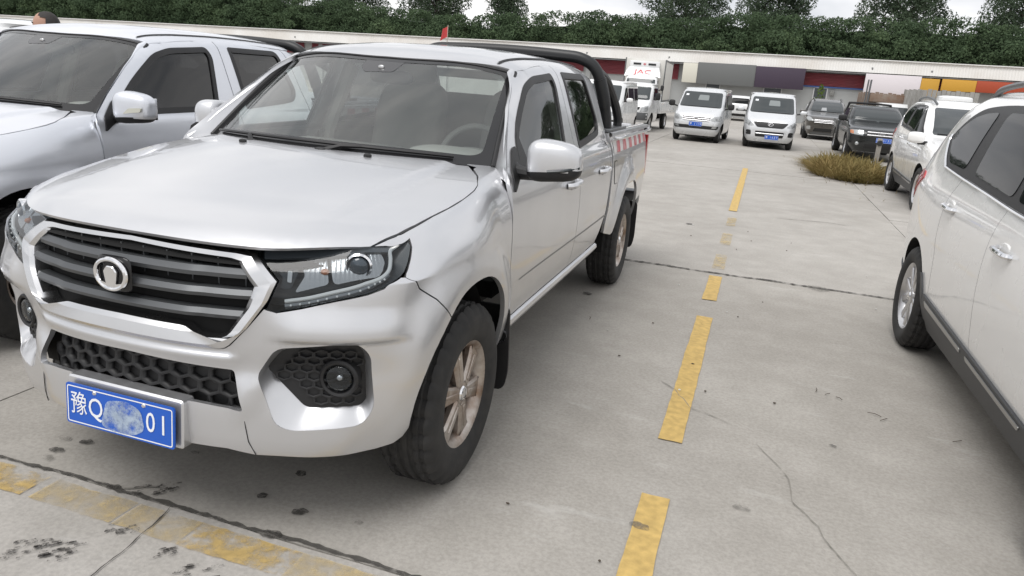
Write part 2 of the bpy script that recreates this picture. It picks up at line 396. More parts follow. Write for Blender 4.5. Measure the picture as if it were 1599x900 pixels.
CRK = mat('crack_dark', (.055, .05, .045), rough=1.)
def crack(P, wd, seed, mt=CRK, z=.0092):
    P = resamp(np.array(P, float), max(12, int(np.linalg.norm(np.diff(np.array(P), axis=0), axis=1).sum() / .025)), False); r = np.random.default_rng(seed)
    n = len(P); d = np.gradient(P, axis=0); d /= np.linalg.norm(d, axis=1)[:, None]; nn = np.stack([-d[:, 1], d[:, 0]], -1)
    P = P + nn * (np.cumsum(r.normal(0, .0035, n)) * np.sin(np.linspace(0, np.pi, n)))[:, None]
    w_ = np.abs(r.normal(wd, wd * .5, n)) + wd * .2; w_[[0, -1]] = wd * .1
    V = np.vstack([P + nn * w_[:, None], P - nn * w_[:, None]]); c0 = V.mean(0)
    obj('crack', M().add(np.column_stack([V - c0, np.zeros(2 * n)]), [(a, a + 1, n + a + 1, n + a) for a in range(n - 1)]), mt, lot, loc=(c0[0], c0[1], z))
crack([(.02, -.655), (.036, -.70), (.05, -.777), (.051, -.841), (.063, -.895), (.065, -.961), (.073, -1.043), (.09, -1.4)], .0018, 1)
JOI = worn('crumbled_joint', (.075, .07, .062), .30, .50, 26., rough=1., alpha=.95)
crack([(-2.4, -.655), (-1.2, -.657), (-.3, -.654), (.05, -.660), (.45, -.655), (1.6, -.655)], .0065, 11, JOI, .0096)
crack([(.55, 4.235), (1.3, 4.222), (2.2, 4.214), (3.3, 4.215)], .013, 12, JOI, .0096)
HAIR = mat('hairline_crack', (.24, .225, .20), rough=1.)
crack([(2.025, .861), (2.124, .682), (2.167, .576), (2.174, .39), (2.234, .299), (2.287, .174), (2.327, .064), (2.367, -.015), (2.45, -.5)], .0014, 2, HAIR)
crack([(1.50, 1.42), (1.606, 1.319), (1.70, 1.127), (1.769, 1.113), (1.901, 1.021)], .0016, 3, HAIR)
crack([(2.2, 7.95), (2.339, 7.991), (2.834, 8.129), (3.2, 8.05)], .006, 4, HAIR)
crack([(-.25, -.66), (-.12, -.60), (-.05, -.58)], .0022, 6, HAIR)
OIL = worn('oil_spot', (.06, .056, .05), .30, .56, 42., rough=.6, alpha=.85); OILF = worn('faint_spot', (.17, .16, .14), .34, .62, 30., rough=.7, alpha=.6)
for n_, (x, y, r_, mt) in enumerate([(-.606, -.442, .022, OIL), (-.652, -.539, .024, OIL), (-.706, -.455, .024, OILF), (-.63, -.598, .022, OILF), (.306, -.276, .022, OIL), (.269, -.469, .019, OIL), (.451, -.498, .025, OIL), (.442, -.652, .030, OIL), (1.978, .251, .026, OILF), (2.375, 1.012, .014, OIL), (.74, 2.897, .035, OIL), (1.161, 6.615, .04, OIL), (.676, -.469, .014, OILF), (-.247, -.651, .022, OIL), (-.164, -.323, .015, OILF), (1.62, -.05, .03, OILF), (1.2, 4.25, .05, OILF), (2.5, 4.2, .09, OILF)]):
    a = np.linspace(0, 2 * np.pi, 21)[:-1]; rr = r_ * (1 + .18 * np.sin(a * 2 + n_) + .10 * np.sin(a * 5 + 2 * n_))
    mark('oil_spot', np.stack([x + rr * 1.15 * np.cos(a), y + rr * .85 * np.sin(a)], -1), mt, .0102)
TYM = worn('tyre_print', (.055, .05, .046), .44, .56, 45., alpha=.85)
rt = np.random.default_rng(5)
for cx, cy, n_, sp, ang in ((-.15, -1.02, 46, (.10, .055), .5), (.205, -.87, 9, (.03, .022), .5), (-.02, -.83, 12, (.05, .03), .5), (-.10, -.60, 22, (.07, .035), .6), (.36, -.90, 14, (.07, .03), .3)):
    for q in range(n_):
        u, v = rt.uniform(-1, 1, 2) * sp; x, y = cx + u * math.cos(ang) - v * math.sin(ang), cy + u * math.sin(ang) + v * math.cos(ang); l, h_ = rt.uniform(.010, .020), rt.uniform(.004, .007)
        c_, s_ = math.cos(ang + .3), math.sin(ang + .3)
        mark('tyre_print', [(x + a * c_ - b * s_, y + a * s_ + b * c_) for a, b in ((-l, -h_), (l, -h_ * .7), (l * .9, h_), (-l * .95, h_ * .8))], TYM, .0108)
TWIG = mat('dry_twig', (.07, .055, .04), rough=.9); CHIP = mat('pale_chip', (.6, .6, .58), rough=.8)
for n_, (x, y, l) in enumerate([(2.344, 1.713, .03), (2.40, 1.68, .02), (2.457, 1.649, .02), (2.619, 1.512, .035), (2.66, 1.46, .03), (2.981, 1.358, .03), (.9, 2.3, .03)]):
    a = rt.uniform(0, 3.1); obj('twig', tube([(-l * math.cos(a), -l * math.sin(a), 0), (0, 0, .003), (l * math.cos(a + .3), l * math.sin(a + .3), 0)], 0.0018, 5), TWIG, lot, loc=(x, y, .0115))
for n_ in range(26):
    x, y = rt.uniform(.9, 3.0), rt.uniform(-.4, 7); obj('chip', superell((0, 0, 0), (rt.uniform(.004, .011), rt.uniform(.003, .008), .004), (1, 1), 6, 4), CHIP if n_ % 3 == 0 else TWIG, lot, loc=(x, y, .011))
# ---------------------------------------------------------------- long low warehouse
def ribbed(x0, x1, za, zb, ya, yb, pitch, amp):
    n = int((x1 - x0) / pitch * 2); xs = np.linspace(x0, x1, n + 1); o = np.where(np.arange(n + 1) % 2, amp, 0)
    top = np.stack([xs, ya - o, np.full(n + 1, za)], -1); bot = np.stack([xs, yb - o, np.full(n + 1, zb)], -1)
    return loft([bot, top], False)
WH_W = mat('warehouse_wall', (.40, .41, .405), rough=.85, noise=(.6, .5, (.30, .30, .29)))
WH_F = mat('white_sheet_metal', (.70, .69, .665), rough=.5, noise=(.35, .7, (.54, .50, .45)))
WH_R = mat('red_shutter', (.31, .085, .10), rough=.5, noise=(1.5, .6, (.22, .09, .10)))
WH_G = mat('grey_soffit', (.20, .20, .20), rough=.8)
WH_B = mat('blue_trim', (.05, .10, .30), rough=.5)
wh = thing('warehouse', 'long low warehouse with white ribbed metal fascia and red shutters behind the parked vehicles', 'warehouse', (-20, 50, 0))
wh.rotation_euler = (0, -.0118, 0)
X0, X1 = -75, 75
obj('wall', box(((X0 + X1) / 2, 4, 1.2), (X1 - X0, 8, 3.7)), WH_W, wh)
fa = obj('fascia', ribbed(X0, X1, 3.82, 3.06, -.55, -.80, .16, .018), WH_F, wh, angle=10)
obj('fascia_cap', box((0, -.62, 3.825), (X1 - X0, .16, .05)), mat('cap_white', (.80, .79, .77), rough=.5), fa)
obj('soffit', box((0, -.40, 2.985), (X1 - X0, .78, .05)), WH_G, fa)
obj('roof', loft([[(X0, -.55, 3.82), (X1, -.55, 3.82)], [(X0, 4, 4.05), (X1, 4, 4.05)], [(X0, 8.5, 3.8), (X1, 8.5, 3.8)]], False), WH_F, wh)
# bays: pilasters, shutters of lapped slats, doors and windows below (x is local: world + 20)
def shutter(x0, x1, z0, z1):
    m = M(); n = int((z1 - z0) / .085)
    for k in range(n):
        z = z0 + (z1 - z0) * k / n; h_ = (z1 - z0) / n
        m.add([(x0, -.06, z), (x1, -.06, z), (x1, -.13, z + h_ * .35), (x0, -.13, z + h_ * .35), (x1, -.06, z + h_), (x0, -.06, z + h_)], [(0, 1, 2, 3), (3, 2, 4, 5)])
    return m
for x0, x1, z0, z1 in ((-27, -13.2, 2.15, 2.96), (10.1, 12.9, 2.05, 2.96), (15.55, 15.95, 1.95, 2.96), (23.9, 27.45, 2.10, 2.90), (31.3, 31.75, 2.0, 2.96), (37.5, 42, 2.1, 2.9), (-12.5, -2, 2.15, 2.96), (-1.5, 9.4, 2.1, 2.96)):
    s_ = obj('roller_shutter', shutter(x0, x1, z0, z1), WH_R, wh, angle=10)
    if x0 in (23.9, 37.5): obj('shutter_trim', box(((x0 + x1) / 2, -.08, z0 - .05), (x1 - x0, .10, .08)), WH_B, s_)
for k, x in enumerate(list(np.arange(-70, 9, 5.3)) + [9.75, 15.3, 42.5, 48, 54]):
    obj('pilaster', box((x, -.05, 1.45), (.32, .22, 2.9)), WH_W, wh)
for x, w_, h_, z in ((18.3, .9, 2.0, 1.0), (22.1, 1.1, .9, 1.35), (25.0, .8, 2.0, 1.0), (28.6, 1.2, .9, 1.35), (30.2, .9, 2.0, 1.0), (32.9, 1.3, .9, 1.35), (14.0, .9, 2.0, 1.0), (35.5, 1.0, 2.0, 1.0)):
    d = obj('doorway' if h_ > 1.5 else 'window', box((x, .0, z), (w_, .06, h_)), mat('dim_opening', (.07, .08, .09), rough=.3), wh)
    obj('frame', M().join(box((x - w_/2, -.03, z), (.06, .08, h_))).join(box((x + w_/2, -.03, z), (.06, .08, h_))).join(box((x, -.03, z + h_/2), (w_ + .06, .08, .06))), mat('frame_white', (.6, .6, .6), rough=.6), d)
obj('wall_unit', box((25.7, -.12, 1.72), (.28, .2, .34), .02), mat('unit_grey', (.22, .22, .21), rough=.7), wh)
for x in (-13.6, 9.7, 15.3, 27.7, 31.0): obj('bay_mast', box((x, -.72, 3.0), (.09, .06, .75)), WH_G, wh)
def sign(name, label, x0, x1, z0, z1, col, y=-.84):
    e = thing(name, label, 'sign', ((x0 + x1) / 2, 50 + y, 0))
    e.rotation_euler = (0, -.0118, 0); lift = .0118 * ((x0 + x1) / 2 + 20)
    obj('board', box((0, 0, (z0 + z1) / 2 + lift), (x1 - x0, .10, z1 - z0), .012), mat(name + '_face_' + label.split()[0], col, rough=.5, noise=(.5, .12, tuple(c * .8 for c in col))), e)
    obj('bracket', box((0, .40, z1 + lift - .1), ((x1 - x0) * .9, .74, .06)), WH_G, e)
sign('sign_board', 'cream sign panel beside the grey one above the vans', -3.70, -2.76, 1.80, 3.04, (.68, .66, .57))
sign('sign_board', 'plain grey sign board above the two white vans', -2.75, .90, 1.77, 3.12, (.145, .15, .147))
sign('sign_board', 'dark purple sign board to the right of the grey one', .91, 3.90, 1.78, 3.08, (.052, .035, .058), y=-.86)
sign('sign_board', 'pale pinkish white sign board right of the red shutter', 7.40, 10.50, 1.78, 3.0, (.72, .67, .69))
sign('sign_board', 'narrow yellow sign board joined to the pale one', 10.51, 11.50, 1.84, 2.90, (.55, .30, .035))
sign('sign_board', 'wide yellow sign board left of the orange red one', 11.62, 13.45, 2.26, 2.93, (.58, .31, .035), y=-.88)
sign('sign_board', 'orange red sign board at the far right of the warehouse', 13.46, 18.2, 2.28, 2.94, (.38, .06, .020), y=-.88)
# ---------------------------------------------------------------- trees behind the warehouse
def leaf_mat(name, c0, c1, c2):
    m = bpy.data.materials.new(name); m.use_nodes = True; t = m.node_tree; b = t.nodes['Principled BSDF']; L = t.links.new
    g = t.nodes.new('ShaderNodeNewGeometry'); r = t.nodes.new('ShaderNodeValToRGB'); e = r.color_ramp.elements
    e[0].color = (*c0, 1); e[1].color = (*c2, 1); q = e.new(.55); q.color = (*c1, 1)
    n = t.nodes.new('ShaderNodeTexNoise'); n.inputs['Scale'].default_value = .35; n.inputs['Detail'].default_value = 3
    mx = t.nodes.new('ShaderNodeMath'); mx.operation = 'MULTIPLY_ADD'; mx.inputs[1].default_value = .28
    a = t.nodes.new('ShaderNodeMath'); a.operation = 'MULTIPLY_ADD'; a.inputs[1].default_value = 1.2; a.inputs[2].default_value = -.28
    L(g.outputs['Position'], n.inputs['Vector']); L(n.outputs[0], a.inputs[0]); L(g.outputs['Random Per Island'], mx.inputs[0]); L(a.outputs[0], mx.inputs[2]); L(mx.outputs[0], r.inputs[0])
    L(r.outputs[0], b.inputs['Base Color']); b.inputs['Roughness'].default_value = .8; b.inputs['Specular IOR Level'].default_value = .12
    tr = t.nodes.new('ShaderNodeBsdfTranslucent'); ms = t.nodes.new('ShaderNodeMixShader'); ms.inputs[0].default_value = .34
    L(r.outputs[0], tr.inputs[0]); L(b.outputs[0], ms.inputs[1]); L(tr.outputs[0], ms.inputs[2]); L(ms.outputs[0], t.nodes['Material Output'].inputs[0])
    return m
LEAF = leaf_mat('belt_leaves', (.054, .084, .048), (.094, .138, .074), (.148, .200, .098))
LEAFP = leaf_mat('poplar_leaves', (.052, .076, .050), (.090, .125, .078), (.14, .185, .115))
BARK = mat('bark', (.09, .075, .06), rough=.95, bump=(20, .6, .02))
def leaves(centres, normals, size, r):
    """folded leaf sprays: one rhombus of two triangles each"""
    n = len(centres); nn = normals + r.normal(0, .75, (n, 3)); nn /= np.linalg.norm(nn, axis=1)[:, None]
    a = np.cross(nn, r.normal(0, 1, (n, 3))); a /= np.linalg.norm(a, axis=1)[:, None]; b = np.cross(nn, a)
    s = (size * r.uniform(.55, 1.35, n))[:, None]
    V = np.stack([centres - a * s, centres + b * s * .55 + nn * s * .15, centres + a * s, centres - b * s * .55 + nn * s * .15], 1).reshape(-1, 3)
    F = [(4 * i, 4 * i + 1, 4 * i + 2) for i in range(n)] + [(4 * i, 4 * i + 2, 4 * i + 3) for i in range(n)]
    return V, F
def clumps(C_, R_, per, size, r):
    c, nr = [], []
    for (x, y, z), (a, b, h_) in zip(C_, R_):
        k = max(20, int(per * (a * h_ + b * h_ + a * b) / 3)); d = r.normal(0, 1, (k, 3)); d /= np.linalg.norm(d, axis=1)[:, None]
        rad = r.uniform(.72, 1.05, k)[:, None]; c.append(np.array([x, y, z]) + d * rad * [a, b, h_]); nr.append(d)
    return leaves(np.vstack(c), np.vstack(nr), size, r)
rr_ = np.random.default_rng(3)
topz = lambda x: np.interp(x, [-90, -66, -50, -37, -28, -22, -16, -10, -5, 0, 6, 14, 30, 70], [8.2, 8.0, 7.4, 6.8, 6.1, 5.9, 6.5, 6.9, 6.8, 7.2, 7.2, 7.4, 7.6, 8]) * 1.02
Cc, Rc = [], []
def lump(x, y, z, R):
    """one rounded crown: a cluster of small leafy clumps over its lit and camera side"""
    n = int(17 * R * R)
    for k in range(n):
        d = rr_.normal(0, 1, 3); d[1] = -abs(d[1]) * .9; d[2] += .35; d /= np.linalg.norm(d)
        q = rr_.uniform(.30, .52); Cc.append((x + d[0] * R * 1.1, y + d[1] * R, z + d[2] * R * .85)); Rc.append((q * 1.2, q, q * .75))
x = -88.
while x < 66:
    R = rr_.uniform(1.0, 1.75); h_ = topz(x) + rr_.normal(0, .22)
    lump(x, 61.2 + rr_.uniform(-.3, .6), h_ - R * .85, R)
    z = h_ - R * 1.7
    while z > 2.6:
        R2 = rr_.uniform(.9, 1.6); lump(x + rr_.normal(0, .5), 60.6 + rr_.uniform(-.9, .5), z, R2); z -= R2 * 1.15
    x += R * 1.05
V, F = clumps(Cc, Rc, 270, .092, rr_)
belt = M().add(V, F)
tag(obj('tree_belt', belt, LEAF, angle=180), 'dense dark green belt of low trees behind the warehouse roof', 'tree belt', kind='stuff')
xs = np.arange(-90, 68, 2.); tag(obj('tree_belt_shade', loft([np.stack([xs, 61.6 + .3 * np.sin(xs), np.full(len(xs), -.1)], -1), np.stack([xs, 61.6 + .3 * np.sin(xs * 1.3), topz(xs) - .75 + .15 * np.sin(xs * 1.7)], -1), np.stack([xs, 63.5 + .3 * np.sin(xs), topz(xs) - .6], -1), np.stack([xs, 64.0 + 0 * xs, np.full(len(xs), -.1)], -1)], False), mat('dark_core', (.018, .030, .016), rough=1., noise=(1.2, .8, (.05, .08, .04)))), 'solid dark core added inside the low tree belt as its painted shade', 'tree belt', kind='stuff')  # dark wall added inside the belt: blocks light, paints its inner shade
def tree(label, x, y, h_, rad, crown0, n, seed, lean=0.):
    r = np.random.default_rng(seed); e = thing('tall_tree', label, 'tree', (x, y, 0), group='tall trees against the sky'); n = int(n * 1.5)
    tp = np.array([(lean * q * .3 + .12 * math.sin(q * .7 + seed), .1 * math.cos(q * .9 + seed), q) for q in np.linspace(0, h_ * .95, 12)])
    tk = tube(tp, np.linspace(.24, .04, 12), 8); lim = M(); Cq, Rq = [], []
    for k in range(n):
        z = crown0 + (h_ - crown0) * (k + r.random()) / n; f = (z - crown0) / (h_ - crown0); w_ = rad * (math.sin(math.pi * min(.98, .18 + f * .80))**.7) * r.uniform(.55, 1.)
        a = k * 2.4 + r.random(); b0 = np.array([np.interp(z, tp[:, 2], tp[:, 0]), np.interp(z, tp[:, 2], tp[:, 1]), z - w_ * .45]); p = np.array([b0[0] + w_ * math.cos(a), b0[1] + w_ * math.sin(a), z + w_ * .15])
        lim.join(tube([b0, .5 * (b0 + p) + [0, 0, .12], p], [.06, .04, .015], 5)); q = r.uniform(.65, 1.15)
        Cq.append(tuple(p)); Rq.append((q * 1.1, q * 1.1, q)); m_ = b0 * .4 + p * .6; Cq.append(tuple(m_ + r.normal(0, .2, 3))); Rq.append((q * .8, q * .8, q * .7))
    t_ = obj('trunk', tk, BARK, e); obj('limb', lim, BARK, t_)
    V, F = clumps(Cq, Rq, 330, .105, r); obj('crown', M().add(V, F), LEAFP, e, angle=180)
for k, (lb, x, y, h_, rad, c0, n) in enumerate([
    ('tall dark tree at the left above the silver pickup roof', -57, 76, 13.5, 4.2, 5.0, 44),
    ('tall full tree left of the gap, above the flag', -45, 77, 13.0, 4.4, 5.0, 46),
    ('broad tall tree directly above the small red flag', -33.5, 75, 12.5, 3.4, 4.8, 42),
    ('slim upright poplar between the two sky gaps', -25.8, 76, 12.6, 1.55, 4.8, 30),
    ('broad tall tree above the refrigerated box truck', -6.8, 75, 13.5, 3.9, 5.0, 46),
    ('rounded tall tree above the dark purple sign', 1.6, 76, 13.2, 3.3, 5.0, 44),
    ('tall loose tree above the red shutter, tallest on the right', 12.3, 75, 14.0, 3.9, 5.4, 50),
    ('tall tree cut off by the right picture edge', 21.6, 76, 13.8, 3.2, 5.2, 40)]):
    tree(lb, x, y, h_, rad, c0, n, 31 + k)
# sapling by the warehouse wall
e = thing('sapling', 'small bright green sapling against the warehouse wall behind the brown SUV', 'sapling', (4.85, 47.6, 0)); r = np.random.default_rng(8)
obj('stem', tube([(0, 0, 0), (.02, 0, .9), (0, 0, 2.15)], [.03, .02, .008], 6), BARK, e)
V, F = clumps([(0, 0, 1.5), (.25, 0, 1.2), (-.25, 0, 1.25), (0, 0, 1.95), (0, 0, 2.25)], [(.4, .4, .3), (.3, .3, .25), (.3, .3, .25), (.25, .25, .3), (.1, .1, .2)], 260, .10, r); obj('foliage', M().add(V, F), leaf_mat('sapling_leaves', (.09, .14, .03), (.14, .20, .04), (.22, .28, .06)), e, angle=180)
# weeds
aa = np.linspace(0, 2 * np.pi, 41)[:-1]; mark('soil_patch', np.stack([3.84 + .86 * np.cos(aa) * (1 + .15 * np.sin(3 * aa) + .08 * np.sin(8 * aa)), 16.4 + 2.35 * np.sin(aa) * (1 + .10 * np.sin(5 * aa))], -1), worn('soil', (.13, .105, .075), .30, .48, 6., rough=.95), .0085)
r = np.random.default_rng(21); Vs, Fs = [], []; nv = 0
for k in range(3600):
    a, q = r.uniform(0, 2 * math.pi), math.sqrt(r.random()); x, y = 3.84 + .88 * q * math.cos(a) * (1 + .12 * math.sin(5 * a + 1)), 16.4 + 2.5 * q * math.sin(a)
    edge = 1 - q**3 * .55; h_ = (r.uniform(.14, .34) + (.16 if r.random() < .12 else 0)) * edge; az = r.uniform(0, 2 * math.pi); le = r.uniform(.08, .42) * (1.4 if q > .7 else 1); w_ = r.uniform(.007, .016)
    if q > .75: az = a + r.normal(0, .6)
    dx, dy = math.cos(az), math.sin(az); px, py = -dy * w_, dx * w_
    P = [(x, y, 0), (x + dx * le * .35, y + dy * le * .35, h_ * .6), (x + dx * le, y + dy * le, h_)]
    Vs += [(P[0][0] - px, P[0][1] - py, 0), (P[0][0] + px, P[0][1] + py, 0), (P[1][0] - px, P[1][1] - py, P[1][2]), (P[1][0] + px, P[1][1] + py, P[1][2]), P[2]]
    Fs += [(nv, nv + 1, nv + 3, nv + 2), (nv + 2, nv + 3, nv + 4)]; nv += 5
for k in range(420):
    x, y = 3.85 + r.normal(0, .55), 16.3 + r.normal(0, 1.6); h_ = r.uniform(.03, .12); az = r.uniform(0, 6.3); le = r.uniform(.03, .12); w_ = .006; dx, dy = math.cos(az), math.sin(az)
    Vs += [(x + dy * w_, y - dx * w_, 0), (x - dy * w_, y + dx * w_, 0), (x + dx * le, y + dy * le, h_)]; Fs += [(nv, nv + 1, nv + 2)]; nv += 3
tag(obj('weeds', M().add(Vs, Fs), leaf_mat('dry_weeds', (.11, .11, .04), (.27, .205, .085), (.48, .36, .18)), angle=180), 'patch of tall dry weeds growing from the concrete', 'weeds', kind='stuff')
pe = thing('marker_post', 'grey weathered marker post with dark round reflector standing in the weeds', 'post', (4.50, 17.0, 0))
obj('shaft', box((0, 0, .40), (.10, .09, .80), .012), mat('post_grey', (.34, .32, .29), rough=.9, noise=(12, .6, (.2, .18, .16))), pe)
obj('reflector', lathe([(0, -.075), (.055, -.075), (.065, -.06), (.065, -.03)], 20, 'y').move((.0, 0, .70)), mat('reflector_dark', (.03, .03, .03), rough=.4), pe)
# ---------------------------------------------------------------- pickup body surfaces
def lerp_tab(x, tab):
    t = np.array(tab, float)
    return np.interp(x, t[:, 0], t[:, 1])

def sm_tab(x, tab):
    """monotone-ish smooth interpolation (cubic hermite, finite-difference tangents)"""
    t = np.array(tab, float); X, Y = t[:, 0], t[:, 1]
    d = np.gradient(Y, X)
    x = np.clip(np.asarray(x, float), X[0], X[-1])
    i = np.clip(np.searchsorted(X, x) - 1, 0, len(X) - 2)
    h = X[i + 1] - X[i]; u = (x - X[i]) / h
    return ((2*u**3 - 3*u**2 + 1) * Y[i] + (u**3 - 2*u**2 + u) * h * d[i]
            + (-2*u**3 + 3*u**2) * Y[i + 1] + (u**3 - u**2) * h * d[i + 1])

def sstep(x, a, b):
    u = np.clip((np.asarray(x, float) - a) / (b - a), 0, 1)
    return u * u * (3 - 2 * u)

def catmull(P, n=8, closed=False):
    P = np.array(P, float)
    if closed: Q = np.vstack([P[-1], P, P[0], P[1]])
    else: Q = np.vstack([2*P[0] - P[1], P, 2*P[-1] - P[-2]])
    out = []
    for i in range(1, len(Q) - 2):
        p0, p1, p2, p3 = Q[i-1], Q[i], Q[i+1], Q[i+2]
        for k in range(n):
            u = k / n
            out.append(.5*((2*p1) + (p2-p0)*u + (2*p0-5*p1+4*p2-p3)*u*u + (3*p1-p0-3*p2+p3)*u**3))
    if not closed: out.append(P[-1])
    return np.array(out)

_plan = [(-.2, -.790), (0, -.800), (.2, -.790), (.37, -.757), (.5, -.708), (.62, -.657), (.733, -.594), (.826, -.492), (.871, -.350),
         (.880, -.18), (.886, 0), (.883, .25), (.876, .5), (.872, 1.0), (.872, 2.0), (.868, 2.6), (.862, 3.6), (.846, 4.4), (.84, 4.6)]
_pc = catmull(_plan, 24)
_pc = _pc[24:]                                     # starts at x = 0
_ps = np.concatenate([[0], np.cumsum(np.linalg.norm(np.diff(_pc, axis=0), axis=1))])
_pt = np.gradient(_pc, axis=0); _pt /= np.linalg.norm(_pt, axis=1)[:, None]
def plan(s):
    s = np.asarray(s, float)
    x = np.interp(s, _ps, _pc[:, 0]); y = np.interp(s, _ps, _pc[:, 1])
    tx = np.interp(s, _ps, _pt[:, 0]); ty = np.interp(s, _ps, _pt[:, 1])
    l = np.hypot(tx, ty)
    return x, y, ty / l, -tx / l                   # point and outward normal
def s_of_y(y): return np.interp(y, _pc[:, 1], _ps)
def s_of_x(x): return np.interp(x, _pc[:200, 0], _ps[:200])
def Wd(y): return np.interp(y, _pc[:, 1], _pc[:, 0])

SIDE = [(.30, -.10), (.42, -.05), (.52, -.026), (.60, -.010), (.67, -.002), (.70, .001), (.80, .003), (.95, 0), (1.04, -.005), (1.10, -.014), (1.15, -.027), (1.19, -.044), (1.3, -.09)]
FRONT = [(.28, -.05), (.345, -.014), (.39, -.003), (.44, 0), (.50, -.001), (.58, -.012), (.64, -.02), (.70, -.004), (.78, .0), (.86, -.006), (.92, -.018), (.97, -.045), (1.01, -.085), (1.06, -.15), (1.2, -.3)]
FA = (-.045, .44, .405); RA = (3.35, .44, .42)        # wheel arches: y, z, radius
def flare(y, z):
    o = 0
    for (yc, zc, r), A in ((FA, .036), (RA, .038)):
        d = np.hypot(y - yc, z - zc)
        o = o + A * (1 - sstep(d, r + .035, r + .20))
    return o
def side_x(y, z): return Wd(y) + sm_tab(z, SIDE) + flare(y, z)

def g_front(x): return .16 * x**2 + .85 * x**4
def y_hood_front(x):
    g = g_front(np.abs(x)); return (-.757 + .022 * sstep(np.abs(x), .45, .70) + .4154 * g) / (1 + g / 1.3)
_H0 = [(-.90, .96), (-.80, 1.005), (-.76, 1.034), (-.71, 1.064), (-.62, 1.092), (-.4, 1.130), (-.1, 1.172), (.2, 1.212), (.45, 1.235), (.7, 1.247), (1.2, 1.25)]
def H(x, y):
    x = np.abs(x); t = np.clip((y + .76) / 1.3, 0, 1)
    ye = y - g_front(np.minimum(x, .95)) * (1 - t)
    h = sm_tab(ye, _H0) - (.03 + .05 * t) * x**2
    h = h + .014 * sstep(.57 + .05 * sstep(y, -.6, .4) - x, 0, .055) * sstep(y, -.62, .0)          # raised centre panel of the hood
    return h
VS, VE = .93, 1.20
SHW = .125                                            # width of the rounded shoulder
def B(s, v, off=0.):
    """front/fender skin: s along the plan outline, v height below .93 and round the shoulder above it"""
    s, v = np.broadcast_arrays(np.asarray(s, float), np.asarray(v, float))
    px, py, nx, ny = plan(s)
    w = sstep(s, .60, 1.02)
    z = np.minimum(v, VS)
    wf = 1 - w
    o = wf * sm_tab(np.where(w < .999, v, .9), FRONT) + w * (sm_tab(z, SIDE) + flare(py, z) * sstep(s, .72, .98))
    a = np.clip((v - VS) / (VE - VS), 0, 1) * np.pi / 2
    inn = w * SHW * (1 - np.cos(a)) + w * np.maximum(v - VE, 0)
    o = o - inn + off
    x = px + nx * o; y = py + ny * o
    zs = VS + (H(x, y) - VS) * np.sin(a)
    zz = np.where(v > VS, w * zs + wf * v, v)
    return np.stack([x, y, zz], -1)

# cab: half section from the belt line to the roof centre
_CS = np.array([(.830, 1.18), (.784, 1.32), (.737, 1.46), (.692, 1.58), (.662, 1.628), (.61, 1.664), (.52, 1.693), (.32, 1.718), (0, 1.727)])
_CT = catmull(_CS, 16)
def roof_dz(y): return sm_tab(y, [(.80, -.165), (.95, -.103), (1.08, -.058), (1.3, -.022), (1.6, -.004), (1.9, 0), (2.2, -.003), (2.45, -.014), (2.65, -.035)])
def cab_w(y): return sm_tab(y, [(.3, .0), (.8, .0), (1.3, .0), (2.0, 0), (2.6, -.012)])
def C(y, t, off=0.):
    """cab skin, t 0..8 from belt line to roof centre"""
    y, t = np.broadcast_arrays(np.asarray(y, float), np.asarray(t, float))
    i = np.clip(t, 0, 8) * 16
    k = np.arange(len(_CT))
    x = np.interp(i, k, _CT[:, 0]); z = np.interp(i, k, _CT[:, 1])
    dx = np.interp(i, k, np.gradient(_CT[:, 0])); dz = np.interp(i, k, np.gradient(_CT[:, 1]))
    l = np.hypot(dx, dz)
    z = 1.18 + (z - 1.18) * (1 + roof_dz(y) / .547)
    f = 1 - np.clip(t / 3, 0, 1)
    return np.stack([x + cab_w(y) + (Wd(y) - .872) * f + off * dz / l, y, z - off * dx / l], -1)
_zt = _CT[:, 1]
def t_of_z(y, z): return np.interp(1.18 + (z - 1.18) / (1 + roof_dz(y) / .547), _zt, np.arange(len(_zt)) / 16)
def t_of_x(x): return np.interp(-np.abs(x), -_CT[:, 0], np.arange(len(_CT)) / 16)
def D(y, z, off=0.):
    """door skin in side view"""
    y, z = np.broadcast_arrays(np.asarray(y, float), np.asarray(z, float))
    lo = np.stack([side_x(y, z) + off, y, z], -1)
    up = C(y, t_of_z(y, np.maximum(z, 1.18)), off)
    up[..., 2] = np.where(z > 1.18, up[..., 2], z)
    return np.where((z > 1.18)[..., None], up, lo)
# windscreen: straight pillars from base to top, bowed in plan
WB0, WB1 = (.535, 1.190), (1.070, 1.592)      # pillar foot and head (y, z)
def Wsc(u, q, off=0.):
    u, q = np.broadcast_arrays(np.asarray(u, float), np.asarray(q, float))
    ya = WB0[0] + (WB1[0] - WB0[0]) * q; za = WB0[1] + (WB1[1] - WB0[1]) * q + .012 * np.sin(q * np.pi)
    xa = .738 + (.628 - .738) * q
    bow = (.30 * (1 - q) + .125 * q) * (1 - u**2)
    x = u * xa; y = ya - bow
    yt = WB1[0] - .125 * (1 - u**2)
    ztop = C(yt, t_of_x(u * .628))[..., 2]
    z = za + q * (np.maximum(ztop, WB1[1]) - WB1[1]) * (1 - u**4) + (1 - q) * .030 * (1 - u**2)
    n = np.array([0, -.64, .77])
    return np.stack([x, y, z], -1) + off * n
